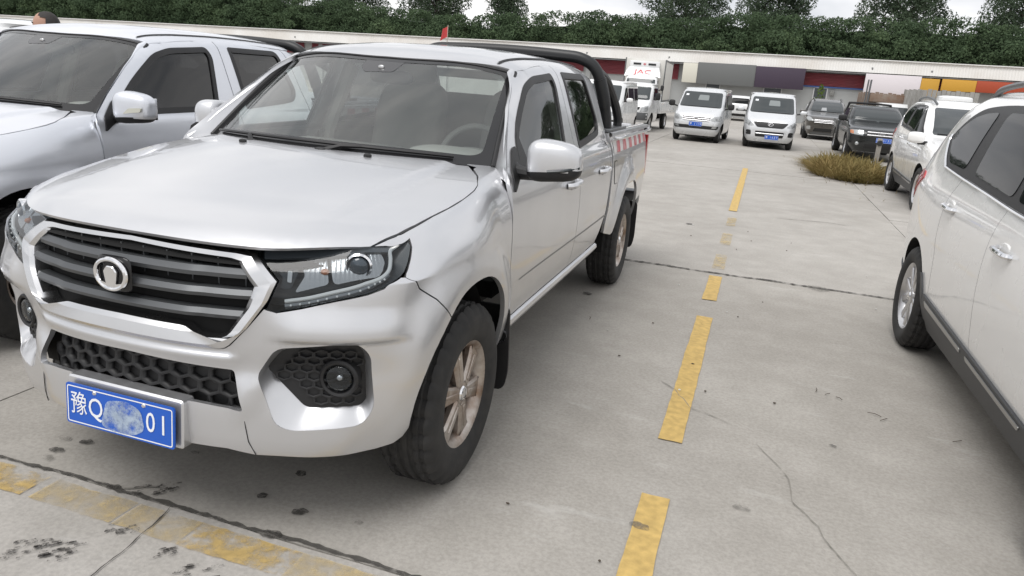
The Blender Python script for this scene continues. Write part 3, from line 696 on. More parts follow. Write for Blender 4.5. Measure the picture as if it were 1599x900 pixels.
# ---------------------------------------------------------------- shared vehicle materials
K_BLACK = mat('black_plastic', (.012, .012, .013), rough=.52, noise=(9, .3, (.024, .023, .022)))
K_TRIM = mat('gloss_black_trim', (.012, .012, .013), rough=.22)
K_RUBBER = mat('tyre_rubber', (.017, .017, .017), rough=.78, noise=(14, .5, (.05, .047, .043)), bump=(60, .25, .002))
K_DARK = mat('dark_void', (.006, .006, .006), rough=.9)
K_CHROME = mat('chrome', (.82, .82, .83), rough=.09, metal=1., rvar=.04)
K_SATIN = mat('satin_grey_metal', (.16, .165, .17), rough=.38, metal=.75)
K_SLAT = mat('slat_grey', (.095, .10, .105), rough=.38, metal=.45)
K_ALLOY = mat('dusty_alloy', (.58, .54, .50), rough=.38, metal=.8, noise=(9, .95, (.22, .14, .09)))
K_ALLOYB = mat('bright_alloy', (.62, .62, .63), rough=.3, metal=.9, noise=(8, .25, (.3, .27, .24)))
K_REFL = mat('lamp_reflector', (.58, .58, .58), rough=.2, metal=1.)
K_LAMPBK = mat('lamp_housing', (.02, .026, .03), rough=.25)
K_SATCH = mat('satin_chrome', (.68, .68, .685), rough=.24, metal=1., rvar=.05)
K_WHITE = mat('lamp_white', (.85, .85, .83), rough=.35)
K_AMBER = mat('amber_lens', (.75, .22, .03), rough=.2)
K_RED = mat('red_lens', (.42, .012, .018), rough=.16, coat=.6)
K_TAPE = mat('red_tape', (.52, .05, .065), rough=.5, noise=(14, .8, (.6, .45, .45)))
K_TAPEW = mat('white_tape', (.72, .70, .68), rough=.4)
K_FAB = mat('seat_cloth', (.36, .34, .32), rough=.9, bump=(120, .2, .002))
K_DASH = mat('dashboard_plastic', (.24, .24, .23), rough=.6)
K_HEAD = mat('headliner', (.42, .41, .39), rough=.95)
K_BLUE = mat('plate_blue', (.012, .10, .50), rough=.35)
K_PLATEW = mat('plate_white', (.82, .84, .86), rough=.4)
K_SIGNAL = mat('clear_signal_lens', (.60, .60, .52), rough=.2)
G_WIND = glass('windscreen_glass', (.90, .95, .92), ior=1.85, haze=.035, hazecol=(.58, .63, .59))
G_SIDE = glass('tinted_side_glass', (.14, .15, .15), ior=1.52)
G_CLEAR = glass('light_side_glass', (.62, .66, .64), ior=1.52)
G_DARK = glass('dark_tinted_glass', (.035, .035, .038), ior=1.55)
G_LENS = glass('lamp_cover', (.62, .65, .67), ior=1.45)

def arch(c, hw, h, z0, n=28, p=2.3, side=1):
    """wheel opening from its rear foot over the top to its front foot (y decreasing)"""
    th = np.linspace(0, np.pi, n); f = lambda a: np.sign(a) * np.abs(a)**(2 / p)
    return np.stack([c[0] + hw * f(np.cos(th)), c[1] + h * f(np.sin(th))], -1)
ARF = arch((-.045, .44), .385, .410, 0, p=2.2); ARR = arch((3.35, .43), .455, .422, 0, p=2.6)

def sB(fn=B):
    def g(s, v, off=0.):
        P = fn(np.abs(s), v, off); P[..., 0] *= np.where(np.asarray(s) < 0, -1, 1); return P
    return g
Bs = sB()
def hoodf(x, y, off=0.): return np.stack([x, y, H(x, y) + off], -1)
def rooff(x, y, off=0.): P = C(y, t_of_x(x), off); P[..., 0] = x; return P
def bedf(y, z, off=0.): return np.stack([side_x(y, np.minimum(z, 1.17)) + off - .35 * np.maximum(z - 1.17, 0), y, z], -1)

# ---------------------------------------------------------------- wheel: tyre, rim and hub cap share their meshes
def tyre_mesh(R, wd, rr, n=132, blocks=True):
    h = wd / 2
    prof = [(rr - .012, -h + .035), (rr + .004, -h + .018), (rr + .03, -h + .006), (rr + (R - rr) * .55, -h), (R - .045, -h + .004), (R - .018, -h + .016), (R - .004, -h + .034)]
    k = 8; tr = []
    for i in range(k):                                                    # four ribs, three grooves
        a = -h + .034 + (wd - .068) * i / k; b = -h + .034 + (wd - .068) * (i + 1) / k
        d = 0 if i % 2 == 0 else .009
        tr += [(R - d, a + .002), (R - d, b - .002)]
    prof = prof + tr + [(r, -a) for r, a in prof[::-1]]
    m = lathe(prof, n, 'x', False)
    if blocks:
        V = m.arr(); kk = len(prof)
        for i in range(n):
            if i % 4 == 0:
                sl = slice(i * kk, (i + 1) * kk); q = V[sl]; ax = np.abs(q[:, 0]); rad = np.hypot(q[:, 1], q[:, 2])
                cut = (rad > R - .022) & (ax > h * .30)
                q[cut, 1:] *= ((rad[cut] - .010) / rad[cut])[:, None]
        m.V = [V]
    return m
def rim_meshes(rr, wd, spokes=6, style=0):
    """barrel with lip and dished disc of spokes; outer face towards +x"""
    h = wd / 2
    lip = lathe([(rr - .02, -h + .02), (rr - .035, -.02), (rr - .03, h - .06), (rr - .012, h - .028), (rr + .006, h - .018), (rr + .007, h - .026), (rr - .004, h - .034), (rr - .02, h - .07), (rr - .025, -h + .02)], 56, 'x')
    sp = M(); face = h - .045
    for i in range(spokes):
        a = 2 * math.pi * (i + .25) / spokes
        def pl(u, v, w_, a=a):                                            # u radial, v tangential, w along axle
            dish = -.028 * (1 - min(1, u / (rr - .02)))**.7 if style == 0 else -.02 * (u / rr)
            x = face - .028 + w_ + (.004 + dish * -.35)
            return (x, u * math.cos(a) - v * math.sin(a), u * math.sin(a) + v * math.cos(a))
        if style == 0:
            o = rounded([(.035, -.030), (rr * .45, -.034), (rr * .75, -.040), (rr - .010, -.052), (rr - .010, .052), (rr * .75, .040), (rr * .45, .034), (.035, .030)], .006, 2)
            sp.join(prism(o, .030, pl, .010))
            sp.join(prism(rounded([(.06, -.010), (rr * .8, -.006), (rr * .8, .006), (.06, .010)], .004, 2), .034, pl, .003))
        else:
            o = rounded([(.03, -.018), (rr * .5, -.020), (rr - .01, -.030), (rr - .01, .030), (rr * .5, .020), (.03, .018)], .006, 2)
            sp.join(prism(o, .026, pl, .007))
    sp.join(lathe([(.0, face + .012), (.045, face + .012), (.055, face + .006), (.062, face - .03), (.0, face - .03)], 32, 'x'))
    drum = lathe([(.0, 0), (.13, 0), (.145, -.02), (.145, -.07), (0, -.07)], 32, 'x')
    cap = lathe([(0, face + .020), (.026, face + .019), (.031, face + .012)], 28, 'x')
    ring = lathe([(.018, face + .0205), (.022, face + .022), (.025, face + .0205)], 28, 'x')
    return lip, sp, drum, cap.join(ring)
WHEELS = {}
def wheel(parent, x, y, z, R=.365, wd=.235, rr=.213, spokes=6, style=0, alloy=None, key='a', flip=False, roll=0., name='wheel'):
    """wheel > tyre, rim, brake drum, hub cap"""
    if key not in WHEELS:
        t = tyre_mesh(R, wd, rr); lip, sp, drum, cap = rim_meshes(rr, wd, spokes, style)
        al = alloy or K_ALLOY
        WHEELS[key] = [(n, q.mesh(n, mt)) for n, q, mt in (('tyre', t, K_RUBBER), ('rim', lip.join(sp), al), ('brake_drum', drum, mat('rusty_drum', (.07, .045, .03), rough=.8)), ('hub_cap', cap, K_CHROME))]
    e = bpy.data.objects.new(name, None); COL.objects.link(e); e.parent = parent; e.location = (x, y, z); e.empty_display_size = .1
    e.rotation_euler = (roll, 0, math.pi if flip else 0)
    for n, me in WHEELS[key]: obj(n, me, None, e)
    return e

def honeycomb(poly, fn, cell, bar, off, h, aspect=.8):
    """raised hexagon ribs inside an outline on a surface"""
    P = np.asarray(poly); lo, hi = P.min(0), P.max(0); m = M(); r = cell / 2; rows = []
    dx, dy = cell * .87, cell * .75 * aspect; j = 0; yy = lo[1]
    while yy < hi[1] + dy:
        xx = lo[0] + (dx / 2 if j % 2 else 0)
        while xx < hi[0] + dx:
            hx = [(xx + (r - bar * s) * math.cos(math.pi/6 + k * math.pi/3), yy + (r - bar * s) * aspect * math.sin(math.pi/6 + k * math.pi/3)) for s in (0, 1) for k in range(6)]
            if inside(np.array(hx), P).all():
                a = np.array(hx); top = fn(a[:, 0], a[:, 1], off + h); bot = fn(a[6:, 0], a[6:, 1], off)
                m.add(np.vstack([top, bot]), [(k, (k+1) % 6, 6 + (k+1) % 6, 6 + k) for k in range(6)] + [(6 + k, 6 + (k+1) % 6, 12 + (k+1) % 6, 12 + k) for k in range(6)])
            xx += dx
        yy += dy; j += 1
    return m

def seat(parent, x, y, z, name='seat'):
    m = superell((x, y, z + .12), (.25, .27, .10), (.4, .4)); b = superell((x, y + .28, z + .48), (.24, .09, .36), (.45, .45))
    a = b.arr(); a[:, 1] += (a[:, 2] - z) * .28; b.V = [a]
    s = obj(name, m.join(b), K_FAB, parent)
    hr = superell((x, y + .52, z + .90), (.13, .055, .10), (.5, .5)).join(tube([(x - .05, y + .50, z + .74), (x - .05, y + .51, z + .86)], .007, 6)).join(tube([(x + .05, y + .50, z + .74), (x + .05, y + .51, z + .86)], .007, 6))
    obj('headrest', hr, K_FAB, s)
    return s

def plate_parts(parent, cx, y, cz, chars, tilt=0., w_=.44, h_=.14, mirrorx=False, flipy=1):
    """number plate > border, characters; faces -y"""
    p = obj('number_plate', prism(rounded([(-w_/2, -h_/2), (w_/2, -h_/2), (w_/2, h_/2), (-w_/2, h_/2)], .01, 3), .006, lambda u, v, q: (cx + u, y - flipy * q + v * tilt, cz + v)), K_BLUE, parent)
    o = rounded([(-w_/2 + .006, -h_/2 + .006), (w_/2 - .006, -h_/2 + .006), (w_/2 - .006, h_/2 - .006), (-w_/2 + .006, h_/2 - .006)], .009, 3)
    i = inset(o, .004); k = len(o)
    if area(o) < 0: o = o[::-1]
    V = [(cx + u, y - flipy * .0072 + v * tilt, cz + v) for u, v in np.vstack([o, i])]
    obj('border', M().add(V, [(a, (a+1) % k, k + (a+1) % k, k + a) for a in range(k)]), K_PLATEW, p)
    for u, ch, sz in chars:
        t = text_mesh(ch, sz, .0006)
        A = np.array([[.82, 0, 0], [0, tilt, -1], [0, 1, 0]]) if flipy > 0 else np.array([[-.82, 0, 0], [0, 0, 1], [0, 1, 0]])
        obj('character', t.xf(A, (cx + u * flipy, y - flipy * .0075, cz)), K_PLATEW, p)
    return p

# ---------------------------------------------------------------- the pickup
def build_pickup(root, PAINT, front=True, signal=False, wheelkey='a', bar=0., fglass=None, rglass=None):
    fglass = fglass or G_CLEAR; rglass = rglass or G_SIDE
    # hood
    hs = [(.712, -.494), (.722, -.472), (.751, -.388), (.772, -.292), (.783, -.19), (.798, -.087), (.806, .045), (.803, .155), (.792, .217), (.748, .318), (.690, .398)]
    xs = np.linspace(-.69, .69, 41)
    fr = [(x, y_hood_front(x)) for x in xs]
    rear = [(x, .222 + .50 * x * x) for x in np.linspace(.66, -.66, 31)]
    hp = np.array(fr + hs + rear + [(-x, y) for x, y in hs[::-1]])
    hood = panel(hp, hoodf, .03, depth=.012, gap=.003, out=(0, 0, 1))
    hd = obj('hood', hood, PAINT, root)
    for x in (-.305, .305):
        P = hoodf(np.array(x), np.array(.205)); obj('washer_nozzle', superell(P + [0, 0, .004], (.018, .012, .010), (.8, .8), 12, 6), K_BLACK, hd)
    # dark engine bay under the shut lines
    obj('engine_bay', panel(inset(hp, .012), lambda x, y, off=0.: hoodf(x, y, off - .07), .08, depth=0, gap=0, out=(0, 0, 1)), K_DARK, root)
    # fenders
    A = ARF; sa = np.column_stack([s_of_y(A[:, 0]), A[:, 1]])
    kseam = int(np.argmin(np.abs(A[:, 0] + .285)))
    top = [(.945, 1.025), (.972, 1.062), (.993, 1.086), (1.014, 1.111), (1.026, 1.140), (.965, 1.127), (.90, 1.103), (.845, 1.078), (.92, 1.135), (.988, 1.171), (1.112, 1.180), (1.219, 1.189), (1.323, 1.185), (1.459, 1.178), (1.576, 1.167), (1.637, 1.170), (1.741, 1.209), (1.825, 1.261), (1.896, 1.265), (1.95, 1.247), (1.935, 1.20), (1.876, 1.155), (1.858, 1.10)]
    fpoly = [(.935, .998)] + top + [(s_of_y(.44), 1.0), (s_of_y(.445), .70), (s_of_y(.45), .50), (s_of_y(.385), .47)] + [tuple(p) for p in sa[:kseam + 1]] + [(1.052, .856), (.984, .903)]
    fend = panel(np.array(fpoly), B, .025, depth=.02, gap=.0025, out=(.7, 0, .7))
    fL = both('fender', fend, PAINT, root)
    # front bumper skin with its openings
    if front:
        c_in = [(0, .712), (.149, .712), (.271, .711), (.345, .711), (.366, .715), (.384, .728), (.436, .786), (.487, .850), (.497, .846), (.525, .840), (.60, .856), (.706, .883), (.80, .903), (.852, .920), (.885, .953), (.917, .995), (.935, .998), (.984, .903), (1.052, .856), (sa[kseam][0], sa[kseam][1])]
        leg = [tuple(p) for p in sa[kseam + 1:]]
        bot = [(.985, .40), (.968, .368), (.93, .350), (.85, .340), (.72, .340), (.60, .341), (.45, .345), (.42, .352), (.36, .365), (0, .372)]
        half = c_in + leg + bot
        full = np.array(half + [(-s, v) for s, v in half[::-1] if s > 1e-6])
        fo = rounded([(.462, .628), (.520, .722), (.768, .748), (.813, .705), (.832, .512), (.792, .455), (.56, .444), (.515, .464)], [.02, .03, .03, .03, .04, .03, .03, .03], 5)
        fi = rounded([(.478, .630), (.532, .704), (.770, .731), (.804, .695), (.817, .526), (.793, .506), (.603, .506)], [.012, .02, .02, .02, .02, .02, .02], 5)
        it = rounded([(-.385, .636), (0, .646), (.385, .636), (.420, .508), (.26, .520), (-.26, .520), (-.420, .508)], .012, 4)
        def bump(s, v, off=0.):
            a = np.abs(s)
            o = .020 * sstep(v, .738, .752) * (1 - sstep(v, .775, .87)) * sstep(a, .47, .60) * (1 - sstep(a, .84, .96))      # brow over the fog lamp
            o = o + .016 * (1 - sstep(np.abs(v - .585 - (a - .45) * .8), .0, .12)) * (1 - sstep(np.abs(a - .44), .02, .075)) * (v < .70)   # arm beside the intake
            o = o + .012 * (1 - sstep(np.abs(v - .674), .008, .022)) * (1 - sstep(a, .36, .42))                          # ridge under the grille
            return Bs(s, v, off + o)
        skin = panel(full, bump, .022, holes=[fo, fo * [-1, 1], it], depth=.02, gap=.0025, out=(0, -1, 0), edge=.013)
        bp = obj('front_bumper', skin, PAINT, root)
        k = 72; o2 = resamp(fo, k); i2 = resamp(fi, k)
        if area(o2) * area(i2) < 0: i2 = i2[::-1]
        i2 = min((np.roll(i2, -j, 0) for j in range(k)), key=lambda q_: ((q_ - o2)**2).sum())
        m2 = .5 * (o2 + i2)
        pk = loft([bump(o2[:, 0], o2[:, 1], -.002), .5 * bump(m2[:, 0], m2[:, 1], -.022) + .5 * Bs(m2[:, 0], m2[:, 1], -.022), Bs(i2[:, 0], i2[:, 1], -.05)])
        both('lamp_recess', pk, PAINT, bp)
        ins = panel(fi, Bs, .03, depth=0, gap=0, off=-.048, out=(0, -1, 0))
        ins.join(honeycomb(inset(fi, .002), Bs, .056, .006, -.047, .010, .62))
        for sgn in (1, -1):
            q = ins if sgn > 0 else ins.mirror()
            io = obj('recess_insert', q, K_BLACK, bp)
            P = Bs(np.array(.712), np.array(.610), -.028); nx, ny = plan(np.array(.712))[2:]
            fl_ = lathe([(.066, -.03), (.064, .004), (.058, .010), (.050, .006), (.046, -.012), (.046, -.02)], 32, 'y'); fl2 = lathe([(.047, -.012), (.04, -.03), (.018, -.04), (0, -.042)], 28, 'y'); fl3 = superell((0, .0, 0), (.045, .013, .045), (1, 1), 24, 10)
            ang = math.atan2(float(nx), float(-ny)); ca, sn = math.cos(ang * .55), math.sin(ang * .55)
            Rm = np.array([[ca, sn, 0], [sn, -ca, 0], [0, 0, 1.]])
            for nm, mm, mt in (('fog_lamp', fl_, K_BLACK), ('reflector', fl2, K_REFL), ('lens', fl3.move((0, .0, 0)), G_LENS)):
                mm = mm.xf(Rm, P); mm = mm if sgn > 0 else mm.mirror()
                if nm == 'fog_lamp': fo_ = obj(nm, mm, mt, bp)
                else: obj(nm, mm, mt, fo_)
            bb = superell((0, -.012, 0), (.014, .014, .014), (1, 1), 12, 8).xf(Rm, P); obj('bulb_cap', bb if sgn > 0 else bb.mirror(), K_CHROME, fo_)
        ii = panel(inset(it, -.045), Bs, .04, depth=0, gap=0, off=-.06, out=(0, -1, 0)); ii.join(honeycomb(inset(it, -.035), Bs, .085, .007, -.058, .022, .66))
        obj('intake_honeycomb', ii, K_BLACK, bp)
        # skid bar seams beside the plate, plate and its plinth
        for sg in (-1, 1):
            pth = [Bs(np.array(sg * s_), np.array(v_), .002) for s_, v_ in ((.418, .505), (.425, .45), (.432, .40), (.452, .347))]
            obj('bumper_seam', tube(pth, .0013, 5), K_DARK, bp)
        pl = prism(rounded([(-.235, .36), (.235, .36), (.235, .525), (-.235, .525)], .012, 3), .05, lambda u, v, q: (u, -.765 - q - (v - .36) * -.06, v), .006)
        obj('plate_plinth', pl, PAINT, bp)
        if not signal:
            npl = plate_parts(root, 0, -.824, .437, [(-.165, '\u8c6b', .085), (-.095, 'Q', .095), (.128, '0', .095), (.178, '1', .095)], tilt=.06)
            smr = rounded([(-.075, -.05), (-.02, -.064), (.06, -.058), (.105, -.03), (.09, .035), (.03, .055), (-.05, .04)], .02, 4); obj('cover_smear', M().add([(u, -.832 + v * .06, .437 + v) for u, v in smr], [list(range(len(smr)))]), worn('pale_blue_smear', (.50, .60, .70), .36, .60, 22., alpha=.8), npl)  # pale blue smear added over the plate's blank character positions
            for u in (-.10, .10): obj('plate_bolt', lathe([(0, -.004), (.006, -.003), (.008, 0)], 12, 'y').move((u, -.830 + .055 * .06, .437 + .054)), K_CHROME, npl)
        # grille: dark back, chrome surround, three slats, fine uprights, badge
        gi = [(0, .748), (.225, .752), (.245, .772 - .02), (.262, .746), (.335, .742), (.362, .752), (.378, .768), (.432, .846), (.456, .912), (.398, .977), (.36, .984), (0, .995)]
        go = [(0, .714), (.27, .713), (.346, .7135), (.366, .717), (.384, .730), (.437, .786), (.500, .876), (.524, .934), (.452, 1.003), (.40, 1.008), (0, 1.018)]
        gi[1:5] = [(.222, .772), (.238, .770), (.262, .748), (.335, .742)]; gi[0] = (0, .775)
        sym = lambda h: np.array(h + [(-s, v) for s, v in h[::-1] if s > 1e-6])
        gpi = sym(gi); gpo = sym(go)
        obj('grille_back', panel(inset(gpi, -.02), Bs, .04, depth=0, gap=0, off=-.055, out=(0, -1, 0)), K_DARK, root)
        n_ = 220; O = resamp(gpo, n_); I_ = []
        for p in O:                                                        # nearest way across the surround
            I_.append(p)
        I_ = resamp(gpi, n_); j = np.argmin(np.linalg.norm(I_ - O[0], axis=1)); I_ = np.roll(I_, -j, 0)
        # pair by corner parameters so that facets stay straight
        kp = [(0, 0), (4, 2), (5, 6), (7, 8), (8, 9), (10, 11)]
        Op, Ip = [], []
        ext_o = [tuple(p) for p in go]; ext_i = [tuple(p) for p in gi]
        for (a, b), (c, d) in zip(kp[:-1], kp[1:]):
            nn = 24
            Op.append(resamp(ext_o[a:c + 1], nn, False)[:-1]); Ip.append(resamp(ext_i[b:d + 1], nn, False)[:-1])
        Op.append(np.array([ext_o[-1]])); Ip.append(np.array([ext_i[-1]]))
        Op, Ip = np.vstack(Op), np.vstack(Ip)
        full2 = lambda a: np.vstack([a, (a * [-1, 1])[::-1][1:-1]])
        Op, Ip = full2(Op), full2(Ip)
        q1 = Op * .78 + Ip * .22; q2 = Op * .22 + Ip * .78
        rings = [Bs(Op[:, 0], Op[:, 1], -.006), Bs(Op[:, 0], Op[:, 1], .010), Bs(q1[:, 0], q1[:, 1], .017), Bs(q2[:, 0], q2[:, 1], .007), Bs(Ip[:, 0], Ip[:, 1], -.006), Bs(Ip[:, 0], Ip[:, 1], -.052)]
        obj('grille_surround', loft(rings), K_SATCH, root, angle=28)
        for v0, e0 in ((.944, .43), (.884, .448), (.820, .428)):
            ss = np.linspace(-e0, e0, 61); hh = .0145
            bend = lambda s: .006 * sstep(np.abs(s), .24, .30)
            ring = [(-hh, -.030), (-hh * .9, .004), (0, .012), (hh, .002), (hh, -.030)]
            lp = [Bs(ss, v0 + a - bend(ss) * 0 + 0 * ss, b - .010 - bend(ss)) for a, b in ring]
            V = np.stack(lp, 1)
            obj('grille_slat', loft(list(V), True, True), K_SLAT, root, angle=20)
        up = M()
        for s0 in np.arange(-.40, .401, .089):
            P = [Bs(np.array(s0), np.array(v)) for v in (.775, .985)]
            a, b = P; up.join(box(((a[0] + b[0]) / 2, (a[1] + b[1]) / 2 + .05, .88), (.005, .02, .215)))
        obj('grille_upright', up, K_SLAT, root)
        eb = thing_part('badge', root)
        by = float(Bs(np.array(0.), np.array(.905))[1]) - .028
        t = np.linspace(0, 2*np.pi, 49)[:-1]
        obj('badge_disc', superell((0, by + .012, .908), (.066, .012, .055), (.35, 1.), 40, 8), K_TRIM, eb)
        rim = [(.058 * math.cos(a), by - .004, .908 + .047 * math.sin(a)) for a in t]; obj('badge_ring', tube(rim, .0075, 8, closed=True), K_CHROME, eb)
        fx = lambda u, v, q: (u, by - .002 - q, .908 + v)
        tower = prism(rounded([(-.017, -.042), (.017, -.042), (.026, .010), (.013, .026), (-.013, .026), (-.026, .010)], .004, 2), .008, fx, .003)
        cut = prism([(-.05, -.022), (-.018, -.030), (-.014, -.042), (-.034, -.042)], .006, fx).join(prism([(.05, -.022), (.018, -.030), (.014, -.042), (.034, -.042)], .006, fx))
        obj('badge_emblem', tower.join(cut), K_CHROME, eb)
        # headlights
        hl = np.array([(.452, 1.010), (.60, 1.020), (.644, 1.024), (.74, 1.044), (.822, 1.067), (.90, 1.100), (.965, 1.124), (1.022, 1.138), (1.010, 1.111), (.990, 1.088), (.969, 1.064), (.942, 1.030), (.917, .997), (.885, .955), (.852, .922), (.80, .905), (.706, .885), (.60, .858), (.52, .838), (.492, .842), (.510, .888), (.527, .934)])
        for sg in (1, -1):
            mr = (lambda q: q) if sg > 0 else (lambda q: q.mirror())
            hb = obj('headlight', mr(panel(hl, B, .04, depth=0, gap=0, off=-.075, out=(.3, -1, 0)).join(loft([B(hl[:, 0], hl[:, 1], -.003), B(hl[:, 0], hl[:, 1], -.075)]))), K_LAMPBK, root)
            def rib(s, v, off=0.): return B(s, v, off + .0011 * np.sin(s * 2 * np.pi / .016))
            r1 = rounded([(.572, .990), (.664, .996), (.676, .922), (.570, .892), (.602, .945)], .012, 4)
            obj('turn_reflector', mr(panel(r1, rib, .0045, depth=.03, gap=0, off=-.034, out=(.3, -1, 0))), K_REFL, hb)
            r2 = rounded([(.674, 1.000), (.862, 1.064), (.888, 1.03), (.850, .958), (.690, .920)], .02, 5)
            obj('beam_reflector', mr(panel(r2, rib, .0055, depth=.035, gap=0, off=-.034, out=(.3, -1, 0))), K_REFL, hb)
            P = B(np.array(.782), np.array(.990), -.030); nx, ny = plan(np.array(.780))[2:]
            ang = math.atan2(float(nx), float(-ny)) * .6; ca, sn = math.cos(ang), math.sin(ang); Rm = np.array([[ca, sn, 0], [sn, -ca, 0], [0, 0, 1.]])
            obj('projector_ring', mr(lathe([(.040, -.02), (.042, .006), (.036, .012), (.031, .004), (.031, -.02)], 32, 'y').xf(Rm, P)), K_CHROME, hb)
            obj('projector_lens', mr(superell((0, .002, 0), (.031, .018, .031), (1, 1), 28, 14).xf(Rm, P)), mat('projector_glass', (.02, .035, .05), rough=.03, coat=1.), hb)
            B2 = B(np.array(.662), np.array(.958), -.034); obj('turn_bulb', mr(superell(B2, (.014, .014, .010), (1, 1), 12, 8)), mat('turn_bulb_amber', (.5, .16, .05), rough=.3), hb)
            drl = catmull([(.545, .868), (.62, .882), (.693, .902), (.79, .927), (.845, .955), (.885, 1.0), (.909, 1.048), (.922, 1.080), (.968, 1.108)], 8)
            P1 = B(drl[:, 0], drl[:, 1], -.022); obj('daylight_strip', mr(tube(P1, .0065, 8)), K_WHITE, hb)
            low = drl[:40] - [0, .016]; P1 = B(low[:, 0], low[:, 1], -.030)
            obj('strip_housing', mr(tube(P1, .011, 8)), mat('strip_grey', (.30, .31, .32), rough=.3, metal=.6), hb)
            bz = M()
            for ti in range(2, 36, 3): bz.join(superell(B(np.array(drl[ti, 0]), np.array(drl[ti, 1] - .014), -.017), (.004, .004, .004), (1, 1), 8, 6))
            obj('diode', bz, K_WHITE, hb) if sg > 0 else obj('diode', bz.mirror(), K_WHITE, hb)
            bzl = np.array([(.470, 1.006), (.64, 1.019), (.74, 1.038), (.82, 1.060), (.90, 1.092), (.96, 1.114), (.93, 1.085), (.86, 1.058), (.74, 1.016), (.64, .999), (.475, .986)]); obj('upper_bezel', mr(panel(bzl, B, .03, depth=.02, gap=0, off=-.016, out=(.3, -1, 0))), mat('bezel_grey', (.14, .15, .16), rough=.35), hb)
            sh = rounded([(.470, 1.000), (.560, .990), (.580, .955), (.560, .905), (.528, .905), (.535, .935)], .008, 3)
            obj('inner_shroud', mr(panel(sh, B, .03, depth=.02, gap=0, off=-.028, out=(.3, -1, 0))), K_LAMPBK, hb)
            mk = rounded([(.548, .958), (.562, .957), (.562, .925), (.549, .926)], .003, 2); obj('marker_tab', mr(panel(mk, B, .02, depth=.004, gap=0, off=-.022, out=(.3, -1, 0))), mat('marker_grey', (.55, .56, .57), rough=.4), hb)
            obj('lamp_lens', mr(panel(hl, B, .03, depth=.0, gap=.002, off=-.001, out=(.3, -1, 0))), G_LENS, hb)
    # doors: skin below the belt line and frame above it in one sheet, with the window cut out
    W1 = rounded([(.640, 1.190), (.700, 1.300), (.893, 1.440), (1.045, 1.543), (1.185, 1.582), (1.530, 1.607), (1.562, 1.55), (1.492, 1.255), (1.478, 1.200)], [.02, .05, .05, .05, .05, .03, .05, .05, .02], 4)
    W2 = rounded([(1.757, 1.618), (2.335, 1.618), (2.385, 1.489), (2.452, 1.327), (2.395, 1.255), (2.275, 1.240), (1.775, 1.206)], [.02, .05, .1, .06, .06, .05, .02], 5)
    d1 = np.array([(.445, .515), (.445, .90), (.442, 1.05), (.440, 1.14), (.455, 1.195), (.60, 1.310), (.785, 1.440), (.940, 1.548), (1.014, 1.592), (1.10, 1.618), (1.19, 1.634), (1.30, 1.646), (1.50, 1.655), (1.655, 1.657), (1.66, 1.45), (1.672, 1.2), (1.690, 1.05), (1.705, .90), (1.685, .70), (1.67, .515)])
    ar2 = [p for p in ARR[::-1] if p[1] < .80 and p[0] < 3.0]
    d2 = np.array([(1.672, .515), (1.687, .70), (1.707, .90), (1.692, 1.05), (1.674, 1.2), (1.662, 1.45), (1.657, 1.657), (2.0, 1.656), (2.35, 1.652), (2.43, 1.64), (2.47, 1.55), (2.53, 1.34), (2.575, 1.22), (2.600, 1.10), (2.625, .90), (2.575, .72), (2.50, .61), (2.425, .515)])
    doors = []
    for nm, dp, wp, hy in (('front_door', d1, W1, 1.50), ('rear_door', d2, W2, 2.335)):
        dm = panel(dp, D, .03, holes=[wp], depth=.02, gap=.0025, out=(1, 0, .2), edge=.02)
        fr_ = panel(wp, D, .03, holes=[inset(wp, .030)], depth=.012, gap=-.004, off=.003, out=(1, 0, .2), edge=.02)
        gl = panel(inset(wp, .024), D, .05, depth=0, gap=0, off=-.006, out=(1, 0, .2))
        # handle with its scoop
        hx = float(side_x(np.array(hy), np.array(1.03)))
        hb_ = tube(catmull([(hx + .002, hy - .105, 1.026), (hx + .030, hy - .085, 1.030), (hx + .036, hy, 1.033), (hx + .030, hy + .085, 1.034), (hx + .002, hy + .10, 1.034)], 5), .016, 10)
        sc = superell((hx - .002, hy + .01, 1.022), (.006, .055, .030), (.6, .6), 20, 8)
        for sg in (1, -1):
            mr = (lambda q: q) if sg > 0 else (lambda q: q.mirror())
            d = obj(nm, mr(dm), PAINT, root); doors.append(d)
            obj('window_frame', mr(fr_), K_BLACK, d); obj('window_glass', mr(gl), fglass if nm == 'front_door' else rglass, d)
            obj('door_handle', mr(hb_), PAINT, d)
            obj('handle_scoop', mr(sc), mat('scoop_shade', (.28, .28, .28), rough=.5, metal=.5), d)
            if nm == 'front_door':
                tri = panel(np.array([(.648, 1.196), (.705, 1.296), (.76, 1.34), (.775, 1.20)]), D, .04, depth=.008, gap=0, off=.004, out=(1, 0, .2)); obj('sail_panel', mr(tri), K_BLACK, d)
    yy = np.linspace(.46, 2.60, 60)
    crease_line = np.array([(.60, .688), (2.58, .684), (2.585, .695), (.60, .694)])  # dark reflection along the door crease, painted as a thin grey strip
    both('door_crease', panel(crease_line, D, .05, depth=.0, gap=0, off=.0015, out=(1, 0, 0)), mat('crease_shade', (.24, .24, .24), rough=.45), root)
    # sill below the doors
    ys = np.linspace(.40, 2.47, 40)
    prof = [(.505, -.004), (.497, .010), (.478, .014), (.455, .002), (.44, -.03)]
    lp = [np.stack([side_x(ys, np.full(40, .51)) + b, ys, np.full(40, a)], -1) for a, b in prof]
    both('sill', loft(lp, False), PAINT, root)
    # rear quarter strip closing the cab
    rq = np.array([(2.475, 1.55), (2.435, 1.64), (2.50, 1.640), (2.600, 1.60), (2.640, 1.45), (2.655, 1.25), (2.66, 1.06), (2.63, .90), (2.605, 1.10), (2.58, 1.22), (2.535, 1.34)])
    both('rear_pillar', panel(rq, D, .03, depth=.02, gap=.001, out=(1, 0, .2)), PAINT, root)
